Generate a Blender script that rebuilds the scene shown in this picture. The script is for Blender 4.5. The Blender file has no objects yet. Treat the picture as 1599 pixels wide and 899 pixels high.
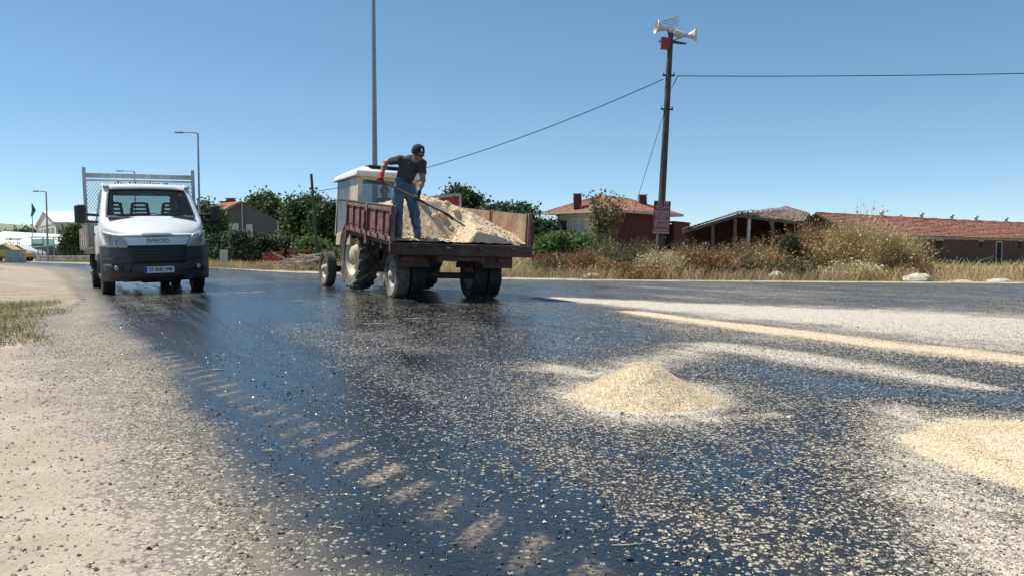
import bpy, math, random
import numpy as np
from mathutils import Vector, Matrix, Euler

random.seed(7); RNG = np.random.default_rng(11)
scene = bpy.context.scene
COL = scene.collection
PI = math.pi
R = math.radians

# ------------------------------------------------------------------ camera
CAM_H, F_PX, PX_W, PX_H, HOR = 0.88, 1200.0, 1599.0, 899.0, 392.0
PITCH = math.atan((PX_H / 2 - HOR) / F_PX)
cam = bpy.data.cameras.new('camera'); cam_o = bpy.data.objects.new('camera', cam); COL.objects.link(cam_o)
cam.sensor_width = 36.0; cam.lens = F_PX / PX_W * 36.0; cam.clip_start = 0.05; cam.clip_end = 9000
cam_o.location = (0, 0, CAM_H); cam_o.rotation_euler = (PI / 2 - PITCH, 0, 0)
scene.camera = cam_o

# ------------------------------------------------------------------ sky and sun
SUN_EL, SUN_DIR = R(60), Vector((-0.95, 0.31, 0)).normalized()
world = bpy.data.worlds.new('World'); scene.world = world; world.use_nodes = True
nt = world.node_tree; bgn = nt.nodes['Background']
sky = nt.nodes.new('ShaderNodeTexSky'); sky.sky_type = 'NISHITA'; sky.sun_disc = False
sky.sun_elevation = SUN_EL; sky.sun_rotation = math.atan2(SUN_DIR.x, SUN_DIR.y)
sky.altitude = 0; sky.air_density = 0.6; sky.dust_density = 0.0; sky.ozone_density = 3.0
gm = nt.nodes.new('ShaderNodeGamma'); gm.inputs[1].default_value = 0.775
hs = nt.nodes.new('ShaderNodeHueSaturation'); hs.inputs['Hue'].default_value = 0.489; hs.inputs['Saturation'].default_value = 1.17
nt.links.new(sky.outputs[0], gm.inputs[0]); nt.links.new(gm.outputs[0], hs.inputs['Color']); nt.links.new(hs.outputs[0], bgn.inputs[0]); bgn.inputs[1].default_value = 0.15
sl = bpy.data.lights.new('sun', 'SUN'); sl.energy = 4.2; sl.angle = R(0.53); sl.color = (1.0, 0.955, 0.88)
so = bpy.data.objects.new('sun', sl); COL.objects.link(so); so.location = (-30, 20, 50)
sd = Vector((SUN_DIR.x * math.cos(SUN_EL), SUN_DIR.y * math.cos(SUN_EL), math.sin(SUN_EL)))
so.rotation_euler = sd.to_track_quat('Z', 'Y').to_euler()
vs = scene.view_settings
vs.view_transform = 'Standard'; vs.look = 'None'; vs.exposure = 0.48; vs.gamma = 1.0; vs.use_curve_mapping = False
scene.cycles.use_denoising = True
scene.cycles.max_bounces = 6; scene.cycles.transparent_max_bounces = 12
scene.cycles.caustics_reflective = False; scene.cycles.caustics_refractive = False
scene.cycles.sample_clamp_indirect = 6

# ------------------------------------------------------------------ survey helpers (photo pixel -> place)
def at(px, py, Y):
    """The point at distance Y (metres ahead of the camera) seen at a photo pixel."""
    x = (px - PX_W / 2) / F_PX; yc = -(py - PX_H / 2) / F_PX
    d = Vector((x, math.cos(PITCH) + math.sin(PITCH) * yc, -math.sin(PITCH) + math.cos(PITCH) * yc))
    d *= Y / d.y
    return Vector((d.x, d.y, d.z + CAM_H))
def gr(px, py):
    """The ground point seen at a photo pixel."""
    x = (px - PX_W / 2) / F_PX; yc = -(py - PX_H / 2) / F_PX
    d = Vector((x, math.cos(PITCH) + math.sin(PITCH) * yc, -math.sin(PITCH) + math.cos(PITCH) * yc))
    d *= CAM_H / -d.z
    return Vector((d.x, d.y, 0))

# ------------------------------------------------------------------ materials
MATS = {}
def pbsdf(name):
    m = bpy.data.materials.new(name); m.use_nodes = True
    return m, m.node_tree, m.node_tree.nodes['Principled BSDF']
def N(t, kind, **kw):
    n = t.nodes.new(kind)
    for k, v in kw.items():
        if hasattr(n, k): setattr(n, k, v)
        else: n.inputs[k].default_value = v
    return n
def rgba(c): return (c[0], c[1], c[2], 1.0)
def mixc(t, fac, a, b):
    n = t.nodes.new('ShaderNodeMix'); n.data_type = 'RGBA'
    for s, v in ((0, fac), (6, a), (7, b)):
        if hasattr(v, 'is_linked') or hasattr(v, 'links'): t.links.new(v, n.inputs[s])
        else: n.inputs[s].default_value = rgba(v) if s else v
    return n.outputs[2]
def mth(t, op, a, b=None, c=None, clamp=False):
    n = t.nodes.new('ShaderNodeMath'); n.operation = op; n.use_clamp = clamp
    for i, v in enumerate((a, b, c)):
        if v is None: continue
        if hasattr(v, 'links'): t.links.new(v, n.inputs[i])
        else: n.inputs[i].default_value = v
    return n.outputs[0]
def sstep(t, lo, hi, v):
    n = t.nodes.new('ShaderNodeMapRange'); n.interpolation_type = 'SMOOTHSTEP'
    for s, q in (('From Min', lo), ('From Max', hi), ('Value', v)):
        if hasattr(q, 'links'): t.links.new(q, n.inputs[s])
        else: n.inputs[s].default_value = q
    return n.outputs[0]
def mat(name, col, rough=0.6, metal=0.0, var=0.18, scale=6.0, bump=0.0, bscale=None, dirt=None, dirt_amt=0.4,
        island=0.0, trans=0.0, spec=None, coat=0.0):
    """Principled surface: base colour broken up by noise, patchy dirt, optional fine relief."""
    if name in MATS: return MATS[name]
    m, t, p = pbsdf(name); MATS[name] = m
    tc = N(t, 'ShaderNodeTexCoord')
    no = N(t, 'ShaderNodeTexNoise', Scale=scale, Detail=6.0, Roughness=0.6); t.links.new(tc.outputs['Object'], no.inputs['Vector'])
    lo = [max(0, c * (1 - var)) for c in col]; hi = [min(1, c * (1 + var)) for c in col]
    f = sstep(t, 0.3, 0.7, no.outputs[0]); c = mixc(t, f, lo, hi)
    if dirt:
        n2 = N(t, 'ShaderNodeTexNoise', Scale=scale * 0.45, Detail=8.0, Roughness=0.7); t.links.new(tc.outputs['Object'], n2.inputs['Vector'])
        df = mth(t, 'MULTIPLY', sstep(t, 0.45, 0.68, n2.outputs[0]), dirt_amt); c = mixc(t, df, c, dirt)
    if island:
        g = N(t, 'ShaderNodeNewGeometry')
        h = N(t, 'ShaderNodeHueSaturation'); t.links.new(c, h.inputs['Color'])
        t.links.new(mth(t, 'MULTIPLY_ADD', g.outputs['Random Per Island'], island * 2, 1 - island), h.inputs['Value'])
        t.links.new(mth(t, 'MULTIPLY_ADD', g.outputs['Random Per Island'], 0.06, 0.47), h.inputs['Hue']); c = h.outputs[0]
    t.links.new(c, p.inputs['Base Color'])
    p.inputs['Roughness'].default_value = rough; p.inputs['Metallic'].default_value = metal
    if spec is not None: p.inputs['Specular IOR Level'].default_value = spec
    if coat: p.inputs['Coat Weight'].default_value = coat
    if bump:
        b = N(t, 'ShaderNodeBump', Strength=bump, Distance=0.02)
        n3 = N(t, 'ShaderNodeTexNoise', Scale=bscale or scale * 5, Detail=5.0); t.links.new(tc.outputs['Object'], n3.inputs['Vector'])
        t.links.new(n3.outputs[0], b.inputs['Height']); t.links.new(b.outputs[0], p.inputs['Normal'])
    if trans:
        out = t.nodes['Material Output']
        tr = N(t, 'ShaderNodeBsdfTranslucent'); t.links.new(c, tr.inputs['Color'])
        mx = N(t, 'ShaderNodeMixShader', Fac=trans); t.links.new(p.outputs[0], mx.inputs[1]); t.links.new(tr.outputs[0], mx.inputs[2])
        t.links.new(mx.outputs[0], out.inputs['Surface'])
    return m
def glass(name, tint, refl=1.5, dark=1.0, dirt=0.0):
    if name in MATS: return MATS[name]
    m = bpy.data.materials.new(name); m.use_nodes = True; t = m.node_tree; MATS[name] = m
    t.nodes.remove(t.nodes['Principled BSDF']); out = t.nodes['Material Output']
    tr = N(t, 'ShaderNodeBsdfTransparent', Color=rgba([c * dark for c in tint])); gl = N(t, 'ShaderNodeBsdfGlossy', Roughness=0.03)
    fr = N(t, 'ShaderNodeFresnel', IOR=refl); mx = N(t, 'ShaderNodeMixShader')
    t.links.new(fr.outputs[0], mx.inputs[0]); t.links.new(tr.outputs[0], mx.inputs[1]); t.links.new(gl.outputs[0], mx.inputs[2])
    last = mx
    if dirt:
        df = N(t, 'ShaderNodeBsdfDiffuse', Color=(0.5, 0.47, 0.42, 1)); m2 = N(t, 'ShaderNodeMixShader')
        tc = N(t, 'ShaderNodeTexCoord'); no = N(t, 'ShaderNodeTexNoise', Scale=5.0, Detail=6.0); t.links.new(tc.outputs['Object'], no.inputs['Vector'])
        t.links.new(mth(t, 'MULTIPLY', no.outputs[0], dirt), m2.inputs[0])
        t.links.new(mx.outputs[0], m2.inputs[1]); t.links.new(df.outputs[0], m2.inputs[2]); last = m2
    t.links.new(last.outputs[0], out.inputs['Surface'])
    return m

# ------------------------------------------------------------------ mesh builder
class MB:
    def __init__(s): s.v = []; s.f = []
    def add(s, vs, fs, M=None):
        o = len(s.v)
        s.v += [tuple(M @ Vector(v)) for v in vs] if M is not None else [tuple(v) for v in vs]
        s.f += [tuple(i + o for i in f) for f in fs]; return s
    def box(s, c, d, M=None, rot=None):
        x, y, z = d[0] / 2, d[1] / 2, d[2] / 2
        vs = [(sx * x, sy * y, sz * z) for sz in (-1, 1) for sy in (-1, 1) for sx in (-1, 1)]
        m = Matrix.Translation(c) @ (Euler(rot).to_matrix().to_4x4() if rot else Matrix())
        if M is not None: m = M @ m
        return s.add(vs, [(0, 2, 3, 1), (4, 5, 7, 6), (0, 1, 5, 4), (2, 6, 7, 3), (0, 4, 6, 2), (1, 3, 7, 5)], m)
    def tube(s, pts, r, n=8, caps=True, M=None):
        pts = [Vector(p) for p in pts]; k = len(pts)
        rs = list(r) if hasattr(r, '__len__') else [r] * k
        vs = []; fs = []; up = None
        for i, p in enumerate(pts):
            d = (pts[min(i + 1, k - 1)] - pts[max(i - 1, 0)]).normalized()
            if up is None:
                a = Vector((0, 0, 1)) if abs(d.z) < 0.9 else Vector((1, 0, 0)); up = d.cross(a).normalized()
            up = (up - d * up.dot(d)).normalized(); w = d.cross(up)
            for j in range(n):
                t = 2 * PI * j / n; vs.append(p + (up * math.cos(t) + w * math.sin(t)) * rs[i])
        for i in range(k - 1):
            for j in range(n):
                fs.append((i * n + j, i * n + (j + 1) % n, (i + 1) * n + (j + 1) % n, (i + 1) * n + j))
        if caps: fs += [tuple(range(n - 1, -1, -1)), tuple((k - 1) * n + j for j in range(n))]
        return s.add(vs, fs, M)
    def beam(s, a, b, w, h, up=(0, 0, 1), M=None):
        a, b = Vector(a), Vector(b); d = (b - a); L = d.length; d.normalize()
        u = Vector(up); side = d.cross(u).normalized(); u = side.cross(d)
        m = Matrix((d, side, u)).transposed().to_4x4(); m.translation = (a + b) / 2
        return s.box((0, 0, 0), (L, w, h), (M @ m) if M is not None else m)
    def lathe(s, prof, n=28, M=None, closed=False):
        """profile of (radius, offset along local y)"""
        k = len(prof); vs = []; fs = []
        for r, h in prof:
            for j in range(n):
                t = 2 * PI * j / n; vs.append((r * math.cos(t), h, r * math.sin(t)))
        for i in range(k - 1 + (1 if closed else 0)):
            for j in range(n):
                a, b = i * n, ((i + 1) % k) * n; fs.append((a + j, b + j, b + (j + 1) % n, a + (j + 1) % n))
        return s.add(vs, fs, M)
    def prism(s, poly, h0, h1, M=None):
        """polygon in local xz extruded along local y"""
        n = len(poly); vs = [(x, h0, z) for x, z in poly] + [(x, h1, z) for x, z in poly]
        fs = [tuple(range(n)), tuple(range(2 * n - 1, n - 1, -1))] + [(i, i + n, (i + 1) % n + n, (i + 1) % n) for i in range(n)]
        return s.add(vs, fs, M)
    def grid(s, fn, nu, nv, M=None):
        vs = [fn(i / nu, j / nv) for j in range(nv + 1) for i in range(nu + 1)]
        fs = [(j * (nu + 1) + i, j * (nu + 1) + i + 1, (j + 1) * (nu + 1) + i + 1, (j + 1) * (nu + 1) + i) for j in range(nv) for i in range(nu)]
        return s.add(vs, fs, M)
    def mesh(s, name): 
        me = bpy.data.meshes.new(name); me.from_pydata(s.v, [], s.f); return me
    def build(s, name, m, parent=None, smooth=False, bevel=0.0, seg=2, ang=35, solid=0.0, fix=True):
        me = s.mesh(name); return link(name, me, m, parent, smooth, bevel, seg, ang, solid, fix)
def link(name, me, m, parent=None, smooth=False, bevel=0.0, seg=2, ang=35, solid=0.0, fix=False):
    if fix:
        import bmesh
        bm = bmesh.new(); bm.from_mesh(me); bmesh.ops.recalc_face_normals(bm, faces=bm.faces); bm.to_mesh(me); bm.free()
    for q in (m if isinstance(m, (list, tuple)) else [m]): me.materials.append(q)
    o = bpy.data.objects.new(name, me); COL.objects.link(o)
    if parent is not None: o.parent = parent
    if solid:
        md = o.modifiers.new('solid', 'SOLIDIFY'); md.thickness = solid; md.offset = 0
    if bevel:
        md = o.modifiers.new('bevel', 'BEVEL'); md.width = bevel; md.segments = seg; md.limit_method = 'ANGLE'; md.angle_limit = R(ang)
    if smooth:
        me.polygons.foreach_set('use_smooth', [True] * len(me.polygons))
        try: me.set_sharp_from_angle(angle=R(38))
        except Exception: pass
    return o
def npmesh(name, V, Fq, m, parent=None, attrs=None, smooth=False, fmat=None):
    """Fast mesh from numpy: V (n,3), Fq (k,3|4)."""
    me = bpy.data.meshes.new(name); V = np.asarray(V, np.float32); Fq = np.asarray(Fq, np.int32); k, w = Fq.shape
    me.vertices.add(len(V)); me.vertices.foreach_set('co', V.ravel())
    me.loops.add(k * w); me.loops.foreach_set('vertex_index', Fq.ravel())
    me.polygons.add(k); me.polygons.foreach_set('loop_start', np.arange(0, k * w, w, dtype=np.int32)); me.polygons.foreach_set('loop_total', np.full(k, w, np.int32))
    if fmat is not None: me.polygons.foreach_set('material_index', np.asarray(fmat, np.int32))
    me.polygons.foreach_set('use_smooth', np.full(k, bool(smooth)))
    me.update(calc_edges=True); me.validate()
    for a, d in (attrs or {}).items():
        at_ = me.attributes.new(a, 'FLOAT', 'POINT'); at_.data.foreach_set('value', np.asarray(d, np.float32))
    return link(name, me, m, parent)
def tag(o, label=None, cat=None, group=None, kind=None):
    for k, v in (('label', label), ('category', cat), ('group', group), ('kind', kind)):
        if v: o[k] = v
    return o
def thing(name, label, cat, loc=(0, 0, 0), rotz=0, group=None, rot=None):
    o = bpy.data.objects.new(name, None); COL.objects.link(o); o.empty_display_size = 0.2
    o.location = loc; o.rotation_euler = rot or (0, 0, rotz)
    return tag(o, label, cat, group)
def dup(root, parent=None):
    c = root.copy(); COL.objects.link(c); c.parent = parent
    for ch in list(root.children): dup(ch, c)
    return c
FONT = {}
def text_mesh(name, body, size, m, parent, loc, rot, depth=0.004, sx=1.0, align='CENTER', bold=0.0):
    cu = bpy.data.curves.new(name, 'FONT'); cu.body = body; cu.size = size; cu.extrude = depth; cu.align_x = align; cu.align_y = 'CENTER'; cu.offset = bold
    o = bpy.data.objects.new(name + '_curve', cu); COL.objects.link(o)
    dg = bpy.context.evaluated_depsgraph_get(); dg.update()
    me = bpy.data.meshes.new_from_object(o.evaluated_get(dg)); bpy.data.objects.remove(o); bpy.data.curves.remove(cu)
    q = link(name, me, m, parent); q.location = loc; q.rotation_euler = rot; q.scale = (sx, 1, 1); return q

# value noise for numpy heightfields and masks
_perm = RNG.random((256, 256)).astype(np.float32)
def vnoise(x, y):
    xi = np.floor(x).astype(int); yi = np.floor(y).astype(int); fx = x - xi; fy = y - yi
    fx = fx * fx * (3 - 2 * fx); fy = fy * fy * (3 - 2 * fy)
    g = lambda a, b: _perm[a & 255, b & 255]
    return (g(xi, yi) * (1 - fx) + g(xi + 1, yi) * fx) * (1 - fy) + (g(xi, yi + 1) * (1 - fx) + g(xi + 1, yi + 1) * fx) * fy
def fbm(x, y, o=4):
    s = 0; a = 0.5; t = 0
    for i in range(o):
        s = s + a * vnoise(x * 2 ** i + 17 * i, y * 2 ** i + 31 * i); t += a; a *= 0.5
    return s / t
def smooth(lo, hi, v):
    t = np.clip((v - lo) / (hi - lo), 0, 1); return t * t * (3 - 2 * t)
# ================================================================== the ground and the road
# the road runs about 29 degrees left of the camera axis, with a side road joining from the right
ROAD = [(-1.6, -14), (-1.95, 2.0), (-3.6, 5.1), (-5.4, 8.2), (-7.4, 13.2), (-16.2, 27.8), (-22.5, 37.7), (-36.5, 54.0), (-62, 70), (-110, 84),
        (-110, 91), (-62, 79), (-37, 59.5), (-21, 45), (-14.6, 37.7), (-10.2, 32.6), (-5.0, 27.6), (-1.0, 24.4), (2.0, 22.9), (7, 21.8), (14, 20.7), (70, 13), (70, -14)]
def inside(X, Y, poly):
    r = np.zeros(np.shape(X), bool); n = len(poly)
    for i in range(n):
        x0, y0 = poly[i]; x1, y1 = poly[(i + 1) % n]
        c = ((y0 > Y) != (y1 > Y)); r ^= c & (X < (x1 - x0) * (Y - y0) / ((y1 - y0) or 1e-9) + x0)
    return r
def seg_dist(X, Y, pts, wid=None):
    """distance to a polyline; with widths, distance divided by the local half width"""
    best = np.full(np.shape(X), 1e9)
    for i in range(len(pts) - 1):
        ax, ay = pts[i][:2]; bx, by = pts[i + 1][:2]; dx, dy = bx - ax, by - ay
        t = np.clip(((X - ax) * dx + (Y - ay) * dy) / (dx * dx + dy * dy), 0, 1)
        d = np.hypot(X - ax - t * dx, Y - ay - t * dy)
        if wid is not None: d = d / (wid[i] + (wid[i + 1] - wid[i]) * t)
        best = np.minimum(best, d)
    return best
def G(*pp): return [tuple(gr(*p)[:2]) for p in pp]
LEFT_TAR = [(0.9, -6), (-0.40, 1.5), (-0.66, 2.08), (-0.95, 2.6), (-1.46, 3.43), (-2.50, 5.07), (-4.40, 8.25), (-7.5, 13.4), (-9.6, 17.0), (-15.6, 28.0), (-22, 38.2), (-36, 54.8), (-62, 71)]
def side_of(X, Y, pts):
    """signed distance to a polyline, positive on its right-hand side going forward"""
    best = np.full(np.shape(X), 1e9); sg = np.ones(np.shape(X))
    for i in range(len(pts) - 1):
        ax, ay = pts[i]; bx, by = pts[i + 1]; dx, dy = bx - ax, by - ay
        t = np.clip(((X - ax) * dx + (Y - ay) * dy) / (dx * dx + dy * dy), 0, 1)
        d = np.hypot(X - ax - t * dx, Y - ay - t * dy); cr = (X - ax) * dy - (Y - ay) * dx
        m = d < best; best = np.where(m, d, best); sg = np.where(m, np.sign(cr), sg)
    return best * sg
HEAPS = [dict(c=(0.80, 4.62), r=(0.42, 0.52), h=0.25, pw=1.25, halo=(2.3, 1.0)), dict(c=(2.38, 3.26), r=(0.62, 0.74), h=0.06, pw=1.7, halo=(1.6, 1.0))]
TRACK = G((235, 548), (330, 598), (500, 690), (640, 770), (760, 835), (860, 888), (1010, 985))
def road_masks(X, Y):
    th = R(29); U = -np.sin(th) * X + np.cos(th) * Y; V = np.cos(th) * X + np.sin(th) * Y   # along / across the road
    n1 = fbm(U * 0.35, V * 1.5, 4); n2 = fbm(X * 2.2 + 5, Y * 2.2, 4); n3 = fbm(U * 0.9 + 40, V * 3.5, 3); n4 = fbm(X * 7, Y * 7 + 9, 3); n8 = fbm(U * 3 + 2, V * 11, 4)
    chip = 0.20 + 0.34 * (n1 - 0.5) + 0.30 * (n2 - 0.5) + 0.2 * (n3 - 0.5)
    # smooth bitumen pools: (polyline, half width, strength)
    pools = [(G((470, 452), (385, 480), (310, 525), (370, 585), (460, 650), (560, 740), (650, 899), (700, 1100)), [1.0, .7, .6, .55, .5, .48, .46, .46], 0.7),
             (G((830, 500), (930, 520), (1010, 535)), [.7, .6, .4], 0.4), (G((660, 560), (800, 585), (860, 600)), [.35, .3, .2], 0.3),
             (G((1120, 700), (1240, 690), (1380, 720)), [.2, .3, .2], 0.5), (G((1290, 760), (1400, 800), (1520, 850)), [.14, .16, .12], 0.3),
             (G((640, 700), (760, 690), (900, 790)), [.10, .14, .12], 0.35)]
    pool = np.zeros_like(X)
    for pts, w, s in pools:
        pool = np.maximum(pool, s * np.exp(-(seg_dist(X, Y, pts, w) * (0.75 + 0.5 * n2)) ** 2))
    chip = chip - 1.15 * pool
    # chippings already spread
    chip = chip + 0.30 * np.exp(-seg_dist(X, Y, G((760, 690), (1000, 790), (1200, 840), (1500, 880)), [.3, .4, .5, .5]) ** 2) * (0.6 + 0.8 * n4)
    chip = chip + 0.16 * np.exp(-seg_dist(X, Y, G((560, 520), (720, 640), (860, 720)), [.6, .35, .25]) ** 2)
    chip = chip + 0.25 * np.exp(-seg_dist(X, Y, G((1100, 610), (1300, 640), (1420, 650)), [.35, .35, .3]) ** 2) * (0.4 + 1.2 * n4)
    chip = chip + 0.34 * smooth(-0.3, 2.0, X - 0.1 * (Y - 6)) * smooth(4.6, 7, Y) * (0.35 + 1.1 * n1)
    heavy = np.zeros_like(X); hue = np.zeros_like(X)
    rows = [(G((870, 466), (1060, 478), (1250, 490), (1450, 503), (1760, 530)), [.5, 1.3, 2.3, 2.9, 2.9], 1.25, 0.2),
            (G((990, 488), (1080, 500), (1240, 520), (1400, 540), (1600, 562), (1800, 585)), [.34, .46, .55, .52, .5, .5], 1.12, 0.9),
            (G((1120, 540), (1200, 552), (1330, 572), (1450, 592), (1540, 606)), [.5, .5, .46, .4, .2], 1.1, 0.1),
            (G((870, 575), (930, 585), (1100, 545), (1180, 548)), [.5, .6, .6, .4], 0.85, 0.15),
            (G((880, 620), (960, 655), (1100, 655), (1210, 648)), [.26, .34, .3, .16], 0.85, 0.15),
            (G((1400, 640), (1490, 760), (1560, 850), (1640, 930)), [.36, .52, .55, .5], 0.9, 0.25)]
    for pts, w, s, h in rows:
        d = seg_dist(X, Y, pts, w) * (0.62 + 0.76 * n2) * (.8 + .4 * n8); k = s * np.exp(-d ** 1.5) * (0.7 + 0.6 * n8)
        hue = np.where(k > heavy, h, hue); heavy = np.maximum(heavy, k)
    for hp in HEAPS:
        d = np.hypot((X - hp['c'][0]) / hp['r'][0], (Y - hp['c'][1]) / hp['r'][1]) * (0.85 + 0.3 * n2)
        k = 0.6 * np.exp(-(d / 1.0) ** 3) + hp['halo'][1] * np.exp(-(d / hp['halo'][0]) ** 1.4) * (.6 + .8 * n8); hue = np.where(k > heavy, 0.9 * (1 - smooth(.85, 1.25, d)) + .1, hue); heavy = np.maximum(heavy, k)
    chip = np.maximum(chip, heavy * (0.86 + 0.28 * n4))
    tar = 1 - 0.5 * smooth(0.5, 0.95, chip)
    # far right: bitumen still bare along the kerb
    far = seg_dist(X, Y, ROAD[16:22]); bare = np.exp(-(far / 2.4) ** 4); heavy = heavy * (1 - .8 * bare); chip = chip * (1 - bare) + bare * (0.42 + .5 * (n3 - .5))
    # left edge: old dusty surface dressing, then dirt
    e = side_of(X, Y, LEFT_TAR) + (n2 - 0.5) * 0.35 + (n1 - 0.5) * 0.5
    old = 1 - smooth(-0.12, 0.42, e)
    wE = 0.26 + 0.045 * np.clip(Y, 0, 10)
    dust = 1 - smooth(-wE - 0.34, -wE + 0.30, e); hue = np.maximum(hue, 0.22 * old)
    tar = tar * (1 - old); chip = np.where(old > 0, chip * (1 - old) + old * (0.66 + 0.4 * (n4 - 0.5)), chip)
    # cleat prints of a tractor tyre, pale dust pressed on the bitumen
    mark = np.zeros_like(X); acc = 0.0
    for i in range(len(TRACK) - 1):
        a = np.array(TRACK[i]); b = np.array(TRACK[i + 1]); L = np.linalg.norm(b - a); dv = (b - a) / L; nv = np.array((dv[1], -dv[0]))
        s = (X - a[0]) * dv[0] + (Y - a[1]) * dv[1]; q = (X - a[0]) * nv[0] + (Y - a[1]) * nv[1]
        on = (s >= 0) & (s < L); ph = ((s + acc - 0.64 * q) / 0.24) % 1.0
        ph = (ph + .16 * (n4 - .5)) % 1.0; bar = smooth(0.06, 0.16, ph) * (1 - smooth(0.42, 0.54, ph)) * (1 - smooth(0.08, 0.14, np.abs(q + 0.02)))
        bid = np.floor((s + acc - 0.64 * q) / 0.24); rb_ = vnoise(bid * 3.7 + .5, bid * 0 + 2.5); mark = np.where(on, np.maximum(mark, (bar * (0.35 + 0.65 * rb_) * (0.12 + 1.7 * np.clip(n4 - .2, 0, 1) * (n8 + .5)) + .16 * n8 * (1 - smooth(0.08, 0.2, np.abs(q + .02))))), mark); acc += L
    mark *= smooth(1.5, 2.2, Y)
    fines = np.clip(np.clip(heavy, 0, 1) ** 1.4 * .72 + .30 * old * smooth(.1, .9, n1 + .3) * smooth(7, 2.5, Y), 0, 1)
    return np.clip(chip, 0, 1.2), np.clip(tar, 0, 1), np.clip(dust, 0, 1), np.clip(hue, 0, 1), np.clip(mark * 1.15, 0, 1), e, fines

DIRT, DIRT2 = (0.40, 0.315, 0.225), (0.51, 0.42, 0.315)
def dirt_color(t, vec):
    a = N(t, 'ShaderNodeTexNoise', Scale=1.3, Detail=8.0, Roughness=0.62); t.links.new(vec, a.inputs['Vector'])
    c = mixc(t, sstep(t, 0.35, 0.65, a.outputs[0]), DIRT, DIRT2)
    v = N(t, 'ShaderNodeTexVoronoi', Scale=42.0); t.links.new(vec, v.inputs['Vector'])
    sp = N(t, 'ShaderNodeSeparateColor'); t.links.new(v.outputs['Color'], sp.inputs[0])
    peb = mth(t, 'MULTIPLY', sstep(t, 0.72, 0.9, sp.outputs[0]), sstep(t, 0.55, 0.25, v.outputs['Distance']))
    c = mixc(t, mth(t, 'MULTIPLY', peb, 0.6), c, (0.20, 0.165, 0.13))
    peb2 = mth(t, 'MULTIPLY', sstep(t, 0.75, 0.9, sp.outputs[1]), sstep(t, 0.5, 0.2, v.outputs['Distance']))
    c = mixc(t, mth(t, 'MULTIPLY', peb2, 0.5), c, (0.60, 0.54, 0.45))
    g = N(t, 'ShaderNodeTexNoise', Scale=110.0, Detail=5.0, Roughness=0.7); t.links.new(vec, g.inputs['Vector'])
    c = mixc(t, mth(t, 'MULTIPLY', sstep(t, 0.50, 0.36, g.outputs[0]), 0.45), c, (0.22, 0.17, 0.12))
    g2 = N(t, 'ShaderNodeTexNoise', Scale=0.55, Detail=5.0, Roughness=0.6); t.links.new(vec, g2.inputs['Vector'])
    c = mixc(t, mth(t, 'MULTIPLY', sstep(t, 0.45, 0.65, g2.outputs[0]), 0.35), c, (0.36, 0.28, 0.20))
    return c, mth(t, 'ADD', a.outputs[0], mth(t, 'MULTIPLY', g.outputs[0], 0.9)), v.outputs['Distance']
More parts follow.
